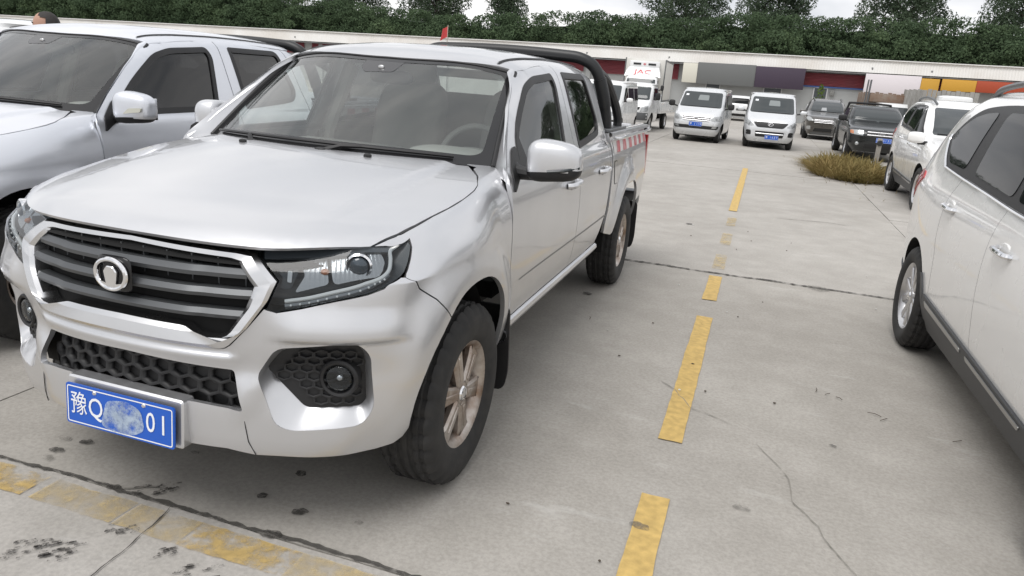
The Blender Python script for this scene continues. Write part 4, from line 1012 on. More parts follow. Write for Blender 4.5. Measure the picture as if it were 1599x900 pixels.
    # roof
    us = np.linspace(-1, 1, 41); wt = Wsc(us, np.ones(41))
    side = [(.642, 1.19), (.636, 1.30), (.632, 1.50), (.632, 1.70), (.632, 2.0), (.634, 2.35), (.63, 2.48), (.615, 2.57)]
    rp = np.array([(x, y + .003) for x, y in wt[:, :2]] + side + [(x, 2.63 - .05 * abs(x / .6)**3) for x in np.linspace(.60, -.60, 21)] + [(-x, y) for x, y in side[::-1]])
    rf = obj('roof', panel(rp, rooff, .035, depth=.02, gap=.002, out=(0, 0, 1)), PAINT, root)
    for sg in (-1, 1):                                                    # black drip mouldings
        yv = np.linspace(1.075, 2.52, 40); xv = .535 + .03 * sstep(yv, 1.05, 1.5)
        a = rooff(xv - .009, yv, .003); b = rooff(xv, yv, .008); c = rooff(xv + .009, yv, .003)
        for q in (a, b, c): q[:, 0] *= sg
        obj('drip_moulding', loft([a, b, c], False), K_BLACK, rf)
    # windscreen pillars between glass edge and door edge
    q = np.linspace(-.06, 1.0, 30)
    Win = Wsc(np.ones(30), q); 
    oe = resamp(np.array([(.440, 1.13), (.455, 1.195), (.60, 1.310), (.785, 1.440), (.940, 1.548), (1.014, 1.592), (1.075, 1.612)]), 30, False)
    Wout = D(oe[:, 0] - .004, oe[:, 1] + .003)
    mid = .5 * (Win + Wout) + np.array([.010, -.010, .008]); mid1 = .75 * Win + .25 * Wout + np.array([.009, -.008, .008]); mid2 = .25 * Win + .75 * Wout + np.array([.007, -.007, .005])
    both('windscreen_pillar', loft([Win + [0, 0, -.004], mid1, mid, mid2, Wout], False), PAINT, root)
    both('cowl_corner', panel(np.array([(1.83, .95), (2.12, .95), (2.12, 1.30), (1.87, 1.30)]), B, .03, depth=0, gap=0, off=-.007, out=(.7, 0, .7)), PAINT, root)
    # cowl
    cu = np.linspace(-1, 1, 41); c0 = Wsc(cu, np.full(41, .03), -.012); c1 = Wsc(cu, np.full(41, -.03), -.006); c2 = c1 + np.array([0, -.05, -.03])
    obj('cowl', loft([c0, c1, c2], False), K_BLACK, root)
    # glass, ceramic border, mouldings
    U = lambda u, q_, off=0.: Wsc(u, q_, off)
    wp = rounded([(-1, 0), (1, 0), (1, 1), (-1, 1)], .05, 5)
    ws = obj('windscreen', panel(wp, U, .06, depth=0, gap=0, out=(0, -1, 1)), G_WIND, root)
    bi = rounded([(-.93, .085), (.93, .085), (.945, .95), (-.945, .95)], .08, 6)
    obj('ceramic_border', panel(wp, U, .05, holes=[bi], depth=0, gap=0, off=.0015, out=(0, -1, 1)), mat('ceramic_black', (.02, .02, .021), rough=.12), ws)
    sp = rounded([(-.17, .955), (.17, .955), (.135, .82), (-.085, .80), (-.155, .86)], .02, 4)
    obj('sensor_shade', panel(sp, U, .05, depth=0, gap=0, off=.0012, out=(0, -1, 1)), mat('ceramic_grey', (.045, .045, .047), rough=.2), ws)
    sb = Wsc(np.array(.02), np.array(.865), .004); obj('sensor_eye', superell(sb, (.016, .008, .010), (.7, .7), 12, 8), K_REFL, ws)
    for sg in (-1, 1):
        qs = np.linspace(.0, 1, 24); pth = Wsc(np.full(24, sg * 1.0), qs, .006); obj('pillar_moulding', tube(pth, .012, 8), K_BLACK, ws)
    tp = Wsc(np.linspace(-.98, .98, 40), np.full(40, 1.0), .002); obj('top_moulding', tube(tp, .006, 6), K_BLACK, ws)
    for (u0, u1, pv) in ((.80, -.12, .10), (-.05, -.90, -.42)):
        a = Wsc(np.linspace(u0, u1, 20), np.full(20, .045), .014)
        wi = obj('wiper', tube(a, .007, 6), K_BLACK, root)
        p0 = Wsc(np.array(pv), np.array(-.015), .01); pm = a[10]
        obj('wiper_arm', tube([p0, .5 * (p0 + pm) + [0, -.004, .012], pm], [.012, .010, .007], 6), K_BLACK, wi)
        obj('wiper_pivot', superell(p0, (.028, .02, .014), (.7, .7), 12, 8), K_BLACK, wi)
    # cabin
    obj('dashboard', box((0, .98, 1.08), (1.42, .62, .16), .05).join(superell((.36, .92, 1.17), (.20, .14, .05), (.6, .6))), K_DASH, root)
    obj('cabin_floor', box((0, 1.6, .62), (1.5, 2.0, .08)), K_DARK, root)
    st = thing_part('steering_wheel', root)
    A2 = np.array([[1, 0, 0], [0, .42, .91], [0, .91, -.42]])
    t = np.linspace(0, 2*np.pi, 41)[:-1]; cst = np.array([.37, 1.22, 1.13])
    ring = np.stack([.19 * np.cos(t), .19 * np.sin(t), 0 * t], -1) @ np.array([[1, 0, 0], [0, .35, .937], [0, .937, -.35]]).T
    obj('wheel_rim', tube(ring + cst, .016, 8, closed=True), K_DASH, st)
    obj('wheel_hub', superell(cst, (.09, .03, .07), (.6, .6)).join(tube([cst + ring[0], cst, cst + ring[20]], .014, 6)), K_DASH, st)
    for x in (-.38, .38): seat(root, x, 1.55, .66)
    rb = superell((0, 2.28, .84), (.66, .24, .12), (.3, .3)).join(superell((0, 2.47, 1.14), (.64, .08, .30), (.3, .3))); obj('rear_bench', rb, K_FAB, root)
    obj('interior_mirror', superell((.0, .98, 1.53), (.12, .02, .035), (.6, .6)), K_BLACK, root)
    for sg in (-1, 1):
        o = D(np.array([1.60, 1.64, 1.68]), np.array([.7, 1.19, 1.6]), -.05); o[:, 0] *= sg
        obj('pillar_trim', tube(o, .045, 8), K_HEAD, root)
        dt = panel(np.array([(.60, .70), (2.45, .70), (2.45, 1.19), (.60, 1.17)]), D, .2, depth=0, gap=0, off=-.06, out=(1, 0, 0)); obj('door_trim', dt if sg > 0 else dt.mirror(), K_DASH, root)
    obj('headlining', panel(inset(rp, .02), lambda x, y, off=0.: rooff(x, y, off - .03), .1, depth=0, gap=0, out=(0, 0, 1)), K_HEAD, root)
    bw = np.array([(-.80, .62), (.80, .62), (.80, 1.18), (.64, 1.60), (-.64, 1.60), (-.80, 1.18)]); rwin = rounded([(-.62, 1.22), (.62, 1.22), (.55, 1.54), (-.55, 1.54)], .06, 4)
    fb = lambda x, z, off=0.: np.stack([x, np.full_like(x, 2.625) + off, z], -1)
    obj('cab_back', panel(bw, fb, .12, holes=[rwin], depth=.02, gap=0, out=(0, 1, 0)), PAINT, root)
    obj('rear_window', panel(inset(rwin, -.01), fb, .3, depth=0, gap=0, off=-.006, out=(0, 1, 0)), G_WIND, root)
    # door mirrors
    def mwarp(V):
        V = V.copy(); V[:, 1] = np.where(V[:, 1] < 0, V[:, 1] * (1 - .25 * V[:, 0]), V[:, 1] * .55)
        V[:, 2] = V[:, 2] * (1 - .14 * V[:, 0]) + .06 * (1 - V[:, 0]**2); return V
    for sg in (1, -1):
        mr = (lambda q_: q_) if sg > 0 else (lambda q_: q_.mirror())
        mm = thing_part('door_mirror', root)
        fold = (not signal) and sg < 0
        cx, cy, cz = 1.005, .575, 1.243
        def fl(q_):                                                   # folded back against the door
            if not fold: return q_
            a_ = math.radians(85); R_ = np.array([[math.cos(a_), -math.sin(a_), 0], [math.sin(a_), math.cos(a_), 0], [0, 0, 1.]])
            pv = np.array([.885, .60, 0]); return q_.xf(R_, np.array([.845, .645, .012]) - R_ @ pv)
        sh = superell((cx, cy, cz), (.118, .085, .085), (.55, .62), 36, 22, mwarp)
        V = sh.arr(); zc = V[:, 2]; up_, dn = [], []
        lim = .050 if signal else .040
        for f in sh.F: (up_ if np.mean([zc[i] for i in f]) > cz - lim + (.14 * max(0, np.mean([V[i, 0] for i in f]) - cx) if not signal else 0) else dn).append(f)
        obj('mirror_cap', mr(fl(M().add(V, up_))), PAINT, mm); obj('mirror_base', mr(fl(M().add((V - [cx, cy, cz]) * [1.0, 1.03, 1.04] + [cx, cy, cz], dn))), K_BLACK, mm)
        if not signal:
            sl = tube([(cx - .01, cy - .088, cz - .036), (cx + .06, cy - .080, cz - .026), (cx + .112, cy - .03, cz - .012)], .007, 6); obj('turn_signal', mr(fl(sl)), K_LAMPBK, mm)
        else:
            sl = rounded([(-.02, -.030), (.095, -.012), (.10, .010), (.02, .003)], .008, 3)
            obj('turn_signal', mr(prism(sl, .012, lambda u, v, q_: (cx + u, cy - .078 + .10 * max(0, u) - q_, cz + v))), K_SIGNAL, mm)
        arm = tube(catmull([(.795, .60, 1.185), (.84, .585, 1.180), (.90, .575, 1.178), (.98, .575, 1.180), (1.06, .578, 1.186)], 5), np.interp(np.linspace(0, 1, 21), [0, .2, .5, 1], [.050, .034, .026, .018]), 10)
        obj('mirror_arm', mr(fl(arm)), K_BLACK, mm)
        ft = panel(rounded([(.475, 1.10), (.62, 1.185), (.645, 1.20), (.66, 1.285), (.60, 1.27), (.495, 1.18)], .02, 4), D, .03, depth=.01, gap=0, off=.008, out=(1, 0, .3)); obj('mirror_foot', mr(ft), K_BLACK, mm)
        obj('mirror_glass', mr(fl(box((cx + .0, cy + .048, cz), (.19, .004, .12), .001))), K_CHROME, mm)
    # load bed
    bs = [(2.665, .60), (2.69, .90), (2.715, 1.06), (2.70, 1.235), (4.385, 1.235), (4.395, 1.0), (4.385, .62), (3.86, .56)] + [tuple(p) for p in ARR if p[1] > .45] + [(2.86, .50), (2.72, .53)]
    bd = panel(np.array(bs), bedf, .035, depth=.02, gap=0, out=(1, 0, 0), edge=.02)
    fx_ = [(2.755, 1.045), (2.865, 1.045), (2.915, .885), (2.805, .885)]
    for sg in (1, -1):
        mr = (lambda q_: q_) if sg > 0 else (lambda q_: q_.mirror())
        b_ = obj('bed_side', mr(bd), PAINT, root)
        if sg > 0:
            fl0 = rounded(fx_, .02, 4); obj('fuel_flap', panel(fl0, bedf, .04, depth=.003, gap=0, off=.003, out=(1, 0, 0)), PAINT, b_)
            g0 = resamp(inset(fl0, -.004), 40); obj('flap_gap', tube(bedf(g0[:, 0], g0[:, 1], .0005), .0022, 5, closed=True), K_DARK, b_)
        rl = loft([np.stack([np.array([x, x]), np.array([2.69, 4.39]), np.array([z, z])], -1) for x, z in ((.838, 1.225), (.835, 1.246), (.82, 1.252), (.76, 1.252), (.745, 1.243), (.742, 1.20))], False)
        obj('bed_rail', mr(rl), PAINT, b_)
        obj('bed_inner', mr(box((.755, 3.54, .98), (.012, 1.70, .50))), PAINT, b_)
        rt = tube(catmull([(.842, 2.74, 1.215), (.878, 2.80, 1.212), (.876, 3.4, 1.212), (.87, 4.25, 1.212), (.835, 4.33, 1.215)], 6), .011, 8)
        for y in (3.1, 3.5, 3.9): rt.join(tube([(.84, y, 1.20), (.876, y, 1.212)], .008, 6))
        obj('rope_rail', mr(rt), PAINT, b_)
        wt_ = panel(np.array([(2.76, 1.105), (4.34, 1.105), (4.34, 1.185), (2.76, 1.185)]), bedf, .08, depth=.0, gap=0, off=.002, out=(1, 0, 0)); obj('reflective_tape', mr(wt_), K_TAPEW, b_)
        for i in range(6):
            y0 = 2.86 + i * .26; rd = np.array([(y0, 1.106), (y0 + .13, 1.106), (y0 + .17, 1.184), (y0 + .04, 1.184)])
            obj('red_tape_block', mr(panel(rd, bedf, .06, depth=0, gap=0, off=.004, out=(1, 0, 0))), K_TAPE, b_)
        tl = rounded([(4.375, .80), (4.46, .80), (4.44, 1.16), (4.385, 1.16)], .012, 3)
        obj('tail_lamp', mr(prism(tl, .19, lambda u, v, q_: (.848 - q_, u - .01, v), .01)), K_RED, root)
    obj('bed_floor', box((0, 3.54, .74), (1.5, 1.70, .04)), K_DARK, root)
    obj('bed_front', box((0, 2.71, .98), (1.62, .03, .53)), PAINT, root)
    tg = obj('tailgate', box((0, 4.40, .98), (1.36, .05, .52), .01), PAINT, root); obj('tailgate_handle', box((0, 4.43, 1.13), (.16, .02, .05), .008), K_BLACK, tg)
    obj('rear_bumper', box((0, 4.50, .56), (1.62, .16, .15), .03), K_SATIN, root)
    # roll bar
    hoop = catmull([(-.76, 2.84, 1.25), (-.748, 2.815, 1.38), (-.715, 2.775, 1.54), (-.66, 2.74, 1.68), (-.56, 2.72, 1.742), (-.40, 2.715, 1.757), (0, 2.71, 1.765), (.40, 2.715, 1.757), (.56, 2.72, 1.742), (.66, 2.74, 1.68), (.715, 2.775, 1.54), (.748, 2.815, 1.38), (.76, 2.84, 1.25)], 6) + np.array([0, 0, bar - .012])
    rb_ = obj('roll_bar', tube(hoop, .041, 12), mat('black_vinyl', (.013, .014, .015), rough=.42), root)
    for sg in (1, -1):
        br = tube(catmull([(sg * .655, 2.80, 1.66 + bar), (sg * .69, 2.98, 1.60 + bar), (sg * .73, 3.16, 1.46), (sg * .755, 3.25, 1.34), (sg * .76, 3.26, 1.25)], 6), .034, 10); obj('roll_bar_brace', br, MATS['black_vinyl'], rb_)
        obj('roll_bar_foot', box((sg * .765, 3.05, 1.262), (.10, .62, .02), .006), K_SATIN, rb_)
        obj('roll_bar_padding', tube(hoop[8:16] if sg < 0 else hoop[-16:-8], .047, 12), MATS['black_vinyl'], rb_)
    # underbody, wheel wells, flaps
    obj('chassis', box((0, 2.05, .45), (1.0, 4.6, .16)).join(box((0, -.22, .55), (.95, .5, .25))), K_DARK, root)
    for yc in (-.02, 3.35):
        th = np.linspace(-.25, np.pi + .25, 22)
        for sg in (1, -1):
            a = np.stack([np.full(22, .80 * sg), yc + .405 * np.cos(th), .43 + .405 * np.sin(th)], -1); b = a * [0, 1, 1] + [.52 * sg, 0, 0]
            obj('wheel_well', loft([a, b], False).add(np.vstack([b, [[.52 * sg, yc, .43]]]), [(i, i + 1, 22) for i in range(21)]), K_DARK, root)
    mf = rounded([(.62, .20), (.885, .20), (.905, .30), (.905, .62), (.62, .62)], .04, 4)
    for y in (.43, 3.86): both('mud_flap', prism(mf, .012, lambda u, v, q_, y=y: (u, y + q_ + (v - .4) * -.12, v)), K_BLACK, root)
    for x in (-.778, .778):
        for k_, y in enumerate((0., 3.352)):
            e = wheel(root, x, y, .365, key=wheelkey, flip=x < 0, roll=.35 + k_ * .5 + (x > 0) * .2, alloy=K_ALLOY if wheelkey == 'a' else K_ALLOYB)

def thing_part(name, parent):
    e = bpy.data.objects.new(name, None); COL.objects.link(e); e.parent = parent; e.empty_display_size = .05
    return e

P_SILVER = paint('silver_paint', (.645, .65, .665), metal=.80, rough=.35, dust=.05, coat=.8)
truck = thing('pickup_truck', 'silver crew cab pickup with chrome grille, round badge and black roll bar, nearest the camera', 'pickup truck', (0, 0, 0), group='pickup trucks in the near row')
build_pickup(truck, P_SILVER)
P_LAV = paint('bluish_silver_paint', (.71, .73, .775), metal=.62, rough=.36, dust=.05, coat=.6)
truck2 = thing('pickup_truck', 'bluish silver crew cab pickup at the left picture edge with clear mirror signal lens', 'pickup truck', (-2.57, .33, 0), group='pickup trucks in the near row')
build_pickup(truck2, P_LAV, signal=True, bar=-.055, fglass=G_DARK, rglass=G_DARK)
# ---------------------------------------------------------------- bodies stacked from plan outlines: |x/w|^n + |(y-yc)/h|^n = 1 at every height
class Shell:
    def __init__(s, tab):
        """rows: z, half width, front y, rear y, exponent"""
        s.t = np.array(tab, float)
    def par(s, z):
        t = s.t; return [sm_tab(z, np.column_stack([t[:, 0], t[:, i]])) for i in (1, 2, 3, 4)]
    def side(s, y, z, off=0.):
        y, z = np.broadcast_arrays(np.asarray(y, float), np.asarray(z, float))
        w, a, b, n = s.par(z); u = np.clip(np.abs((y - (a + b) / 2) / ((b - a) / 2)), 0, .9995)
        return np.stack([w * (1 - u**n)**(1 / n) + off, y, z], -1)
    def front(s, x, z, off=0.):
        x, z = np.broadcast_arrays(np.asarray(x, float), np.asarray(z, float))
        w, a, b, n = s.par(z); u = np.clip(np.abs(x) / w, 0, .9995)
        return np.stack([x, (a + b) / 2 - (b - a) / 2 * (1 - u**n)**(1 / n) - off, z], -1)
    def rear(s, x, z, off=0.):
        P = s.front(x, z, 0.); w, a, b, n = s.par(np.broadcast_to(z, P.shape[:-1])); P[..., 1] = (a + b) - P[..., 1] + off
        return P
    def mesh(s, zs, k=72):
        th = np.arange(k) / k * 2 * np.pi; V = []
        for z in zs:
            w, a, b, n = [float(q) for q in s.par(z)]; c, d = np.cos(th), np.sin(th)
            V.append(np.stack([w * np.sign(c) * np.abs(c)**(2 / n), (a + b) / 2 + (b - a) / 2 * np.sign(d) * np.abs(d)**(2 / n), np.full(k, z)], -1))
        return loft(V, True, True)
K_GLASS = mat('car_glass_dark', (.010, .011, .012), rough=.03, spec=.14)
K_GLASSG = mat('car_glass_grey', (.045, .052, .054), rough=.04, spec=.55)
K_CHROMEB = mat('dull_chrome', (.50, .50, .51), rough=.28, metal=1.)
K_LAMPB = mat('dull_lamp_lens', (.46, .47, .47), rough=.25, metal=.6)
K_CLAD = mat('dark_grey_cladding', (.045, .047, .05), rough=.5)
def cut(m, cyl):
    """subtract cylinders (x0, x1, y, z, r) from a closed mesh; returns a mesh with dark wheel housings"""
    a = bpy.data.objects.new('a', m.mesh('a', [K_DARK])); COL.objects.link(a)
    tmp = [a]
    for x0, x1, y, z, r in cyl:
        x0, x1 = min(x0, x1), max(x0, x1)
        b = bpy.data.objects.new('b', prism([(r * math.cos(2 * math.pi * q_ / 48), r * math.sin(2 * math.pi * q_ / 48)) for q_ in range(48)], x1 - x0, lambda u, v, w_: (x0 + w_, y + u, z + v)).mesh('b', [K_DARK])); COL.objects.link(b); tmp.append(b)
        md = a.modifiers.new('c', 'BOOLEAN'); md.operation = 'DIFFERENCE'; md.object = b; md.solver = 'EXACT'
    bpy.context.view_layer.update(); dg = bpy.context.evaluated_depsgraph_get()
    me = bpy.data.meshes.new_from_object(a.evaluated_get(dg))
    V = np.array([v.co for v in me.vertices]); F = [list(p.vertices) for p in me.polygons]
    I_ = []
    for f in F:
        c = V[f].mean(0); q = 0
        for x0, x1, y, z, r in cyl:
            if min(x0, x1) - .01 < c[0] < max(x0, x1) + .01 and np.abs(np.hypot(V[f][:, 1] - y, V[f][:, 2] - z) - r).max() < .012 and np.abs(V[f][:, 0]).min() < np.abs(c[0]) + 1: q = 1 if np.ptp(V[f][:, 0]) > .04 else q
            if np.abs(V[f][:, 0] - (x0 if abs(x0) < abs(x1) else x1)).max() < .002: q = 1
        I_.append(q)
    for o in tmp: bpy.data.objects.remove(o)
    bpy.data.meshes.remove(me)
    r_ = M().add(V, F); r_.I = I_
    return r_
def patch(parent, name, poly, fn, mt, off=.006, res=.12, out=(0, -1, 0), depth=.012, mirror=False, rnd=None, edge=None):
    P = rounded(poly, rnd, 4) if rnd else np.array(poly, float)
    m = panel(P, fn, res, depth=depth, gap=0, off=off, out=out, edge=edge or res * .6)
    o = obj(name, m, mt, parent)
    if mirror: obj(name, m.mirror(), mt, parent)
    return o
def small_wheels(root, tr, ys, R, key, wd=.18, rr=None, style=1, alloy=None, spokes=7):
    for x in (-tr, tr):
        for k, y in enumerate(ys): wheel(root, x, y, R, R=R, wd=wd, rr=rr or R * .6, key=key, style=style, flip=x < 0, roll=.3 * k + .5, alloy=alloy or K_ALLOYB, spokes=spokes)
def side_mirror(root, x, y, z, mt, s=(.11, .07, .08), arm=None):
    for sg in (-1, 1):
        e = obj('door_mirror', superell((sg * x, y, z), s, (.6, .6), 18, 10), mt, root)
        obj('mirror_arm', tube([(sg * (x - s[0] * .6), y + .02, z - s[2] * .6), (sg * (x - s[0] - (arm or .10)), y + .06, z - s[2] * .9)], .025, 6), K_BLACK, e)
def zl(a, b, n): return np.linspace(a, b, n)
# ---------------------------------------------------------------- SUVs
SUVT = [(.20, .78, -.70, 3.55, 6), (.40, .86, -.80, 3.66, 6), (.60, .885, -.84, 3.72, 6), (.90, .89, -.80, 3.73, 6), (1.0, .882, -.55, 3.70, 6.5), (1.08, .868, .0, 3.66, 7), (1.14, .85, .38, 3.62, 7), (1.3, .80, .72, 3.55, 7), (1.48, .738, 1.08, 3.42, 7), (1.58, .695, 1.32, 3.32, 7), (1.64, .655, 1.5, 3.22, 6.5), (1.69, .59, 1.70, 3.05, 6), (1.725, .45, 1.9, 2.8, 5), (1.74, .1, 2.2, 2.5, 4)]
def build_suv(root, PAINT, res=.05, brown=False, key='s'):
    S = Shell(SUVT); zs = np.concatenate([zl(.22, 1.0, 34), zl(1.02, 1.14, 12), zl(1.16, 1.64, 26), zl(1.66, 1.735, 10)])
    ya, yb, za, ra = .0, 2.75, .35, .395
    body = cut(S.mesh(zs, 220), [(s * .55, s * 1.1, y, za, ra) for s in (-1, 1) for y in (ya, yb)])
    obj('body', body, [PAINT, K_DARK], root, angle=40)
    sd, fr, rr = S.side, S.front, S.rear
    O = (1, 0, 0)
    # side glazing: black surround, quarter light, two door windows, chrome strip along the belt
    sur = [(2.685, 1.222), (2.83, 1.29), (2.965, 1.38), (2.985, 1.43), (2.90, 1.51), (2.76, 1.585), (2.58, 1.618), (2.2, 1.635), (1.7, 1.625), (1.50, 1.585), (1.19, 1.43), (.92, 1.275), (.72, 1.168), (.74, 1.145), (1.17, 1.158), (1.7, 1.185), (2.25, 1.212)]
    qw = [(2.30, 1.252), (2.67, 1.262), (2.80, 1.32), (2.92, 1.395), (2.925, 1.43), (2.85, 1.495), (2.72, 1.552), (2.56, 1.580), (2.34, 1.590)]
    rw = [(1.36, 1.205), (2.075, 1.243), (2.17, 1.592), (1.56, 1.592), (1.40, 1.40)]; fw = [(.80, 1.182), (1.28, 1.20), (1.32, 1.40), (1.46, 1.57), (1.22, 1.43), (.98, 1.30)]
    for sg in (1, -1):
        mr = (lambda q: q) if sg > 0 else (lambda q: q.mirror())
        b = obj('window_surround', mr(panel(catmull(sur, 3, True), sd, res, depth=.01, gap=0, off=.003, out=O)), K_BLACK, root)
        for nm, w_ in (('quarter_window', qw), ('rear_side_window', rw), ('front_side_window', fw)):
            obj(nm, mr(panel(rounded(w_, .05, 4), sd, res * 1.5, depth=.004, gap=0, off=.007, out=O)), K_GLASS, b)
        ch = np.array([(2.70, 1.232), (2.25, 1.205), (1.7, 1.178), (1.17, 1.150), (.74, 1.138)]); P = catmull(ch, 6); obj('belt_chrome', mr(tube(sd(P[:, 0], P[:, 1], .008), .008, 6)), K_CHROME, b)
        P = catmull([(2.70, 1.232), (2.84, 1.295), (2.975, 1.385), (2.99, 1.43)], 6); obj('rear_chrome', mr(tube(sd(P[:, 0], P[:, 1], .008), .007, 6)), K_CHROME, b)
        # shut lines
        for ln in ([(1.33, 1.15), (1.36, .95), (1.34, .70), (1.30, .45)], [(2.24, 1.20), (2.30, 1.05), (2.28, .85), (2.22, .72), (2.22, .50)], [(.52, 1.10), (.50, .9), (.49, .45)]):
            P = catmull(ln, 6); obj('door_gap', mr(tube(sd(P[:, 0], P[:, 1], -.0008), .0016, 5)), K_CLAD, root)
        # handles
        for hy, hz in ((2.165, 1.035), (1.118, .979)):
            hx = float(sd(np.array(hy), np.array(hz))[0])
            h_ = obj('door_handle', mr(tube(catmull([(hx - .004, hy + .105, hz + .004), (hx + .026, hy + .085, hz + .002), (hx + .032, hy, hz), (hx + .026, hy - .085, hz - .003), (hx - .004, hy - .10, hz - .004)], 4), .014, 8)), K_CHROME, root)
            obj('handle_scoop', mr(superell((hx - .004, hy + .01, hz + .004), (.008, .06, .036), (.6, .6), 18, 8)), PAINT, h_)
        # cladding
        th = np.linspace(-.18, np.pi + .18, 26)
        for yc in (ya, yb):
            for sgn_ in (1, -1):
                am = .62 if sgn_ < 0 else .34; a_ = np.linspace(-.12, am, 12); w_ = .055 * np.sqrt(np.clip((am - a_) / (am + .12), 0, 1)) + .006
                o_ = np.stack([yc + sgn_ * (ra + w_) * np.cos(a_), za + (ra + w_) * np.sin(a_)], -1); i_ = np.stack([yc + sgn_ * (ra - .004) * np.cos(a_), za + (ra - .004) * np.sin(a_)], -1)
                obj('arch_cladding', mr(panel(np.vstack([o_, i_[::-1]]), sd, .06, depth=.02, gap=0, off=.012, out=O)), K_CLAD, root)
        sc = [(.42, .40), (1.25, .435), (2.29, .475), (2.31, .24), (1.2, .225), (.42, .21)]
        cl = obj('sill_cladding', mr(panel(np.array(sc), sd, .05, depth=.03, gap=0, off=.014, out=O)), K_CLAD, root)
        for c0 in ([(.50, .385), (1.30, .412), (1.29, .388), (.53, .360)], [(1.40, .418), (2.22, .450), (2.20, .415), (1.40, .392)]):
            obj('sill_chrome', mr(panel(rounded(c0, .015, 3), sd, .06, depth=.004, gap=0, off=.019, out=O)), mat('brushed_strip', (.42, .42, .41), rough=.35, metal=.8), cl)
        obj('bumper_cladding', mr(panel(np.array([(3.19, .30), (3.45, .30), (3.52, .50), (3.22, .47), (3.19, .38)]), sd, .05, depth=.01, gap=0, off=.010, out=O)), K_CLAD, root)
        # tail lamp wraps the corner
        tl = rounded([(3.10, 1.12), (3.16, 1.165), (3.50, 1.155), (3.60, .98), (3.56, .93), (3.40, .955)], .02, 3)
        t_ = obj('tail_lamp', mr(panel(tl, sd, .025, depth=.02, gap=0, off=.008, out=O)), K_RED, root)
        obj('lamp_core', mr(panel(rounded([(3.20, 1.13), (3.46, 1.125), (3.52, 1.0), (3.42, .99)], .02, 3), sd, .025, depth=.0, gap=0, off=.011, out=O)), mat('pale_red_lens', (.55, .10, .10), rough=.15, coat=.8), t_)
        # roof rail
        xr = lambda y: float(S.side(np.array(y), np.array(1.60))[0]) - .10
        P = catmull([(xr(1.5), 1.52, 1.655), (xr(1.7), 1.66, 1.725), (xr(2.2), 2.2, 1.765), (xr(2.8), 2.78, 1.735), (xr(3.0), 2.98, 1.675)], 6); rl = tube(P, .020, 8)
        obj('roof_rail', mr(rl), K_SATIN, root)
        # head lamp, mirror
        hl = [(.52, .80), (.66, .95), (.80, .965), (.83, .87), (.74, .79)]
        obj('headlight', mr(panel(rounded(hl, .03, 3), fr, .03, depth=.0, gap=0, off=.006, out=(0, -1, 0))), K_LAMPB if brown else K_REFL, root)
        fo = [(.60, .42), (.76, .42), (.78, .56), (.62, .58)]; obj('fog_lamp', mr(panel(rounded(fo, .04, 3), fr, .04, depth=0, gap=0, off=.006, out=(0, -1, 0))), K_LAMPB if brown else K_BLACK, root)
    for sg in (-1, 1):
        e = obj('door_mirror', superell((sg * 1.0, .06, 1.13), (.125, .085, .085), (.6, .6), 24, 12), PAINT, root); obj('mirror_arm', tube([(sg * .95, .10, 1.05), (sg * .82, .16, 1.05)], .03, 8), K_BLACK, e)
    wsp = [(-.69, 1.175), (.69, 1.175), (.585, 1.60), (-.585, 1.60)]
    ws = patch(root, 'windscreen', wsp, fr, K_GLASSG, .010, .04, rnd=.05)
    for x0, x1 in ((.60, -.02), (-.06, -.62)): P = fr(np.linspace(x0, x1, 8), np.full(8, 1.19), .014); obj('wiper', tube(P + [0, -.008, .004], .008, 5), K_BLACK, ws)
    obj('parking_slip', panel(np.array([(-.25, 1.23), (-.02, 1.23), (-.04, 1.36), (-.22, 1.35)]), fr, .04, depth=0, gap=0, off=.013, out=(0, -1, 0)), mat('paper_slip', (.35, .36, .37), rough=.6), ws)
    patch(root, 'rear_window', [(-.62, 1.20), (.62, 1.20), (.56, 1.55), (-.56, 1.55)], rr, K_GLASS, .004, .06, (0, 1, 0), rnd=.05)
    gr = patch(root, 'grille', [(-.50, .70), (.50, .70), (.56, .86), (-.56, .86)], fr, K_BLACK, .004, .05, rnd=.03)
    for z in (.74, .80, .85): P = fr(np.linspace(-.5, .5, 15), np.full(15, z), .010); obj('grille_bar', tube(P, .012, 6), K_CHROMEB, gr)
    patch(root, 'lower_intake', [(-.5, .36), (.5, .36), (.45, .50), (-.45, .50)], fr, K_BLACK, .004, .06, rnd=.03)
    lower = patch(root, 'skid_plate', [(-.6, .24), (.6, .24), (.55, .32), (-.55, .32)], fr, K_SATIN, .010, .06, rnd=.02)
    obj('underbody', box((0, 1.4, .27), (1.2, 3.9, .12)), K_DARK, root)
    small_wheels(root, .77, (ya, yb), .345, key, wd=.225, rr=.225, style=1, spokes=10, alloy=K_ALLOYB)
P_WHITE = paint('white_paint', (.86, .855, .84), metal=0., rough=.28, dust=.05)
s1 = thing('suv', 'white SUV with dark windows and chrome door handles, close by at the right picture edge', 'SUV', (3.86, .22, 0), .022, group='white SUVs parked in line on the right'); build_suv(s1, P_WHITE)
s2 = thing('suv', 'white SUV with roof rails facing us, parked behind the near white one', 'SUV', (5.12, 10.55, 0), .0, group='white SUVs parked in line on the right'); build_suv(s2, P_WHITE)
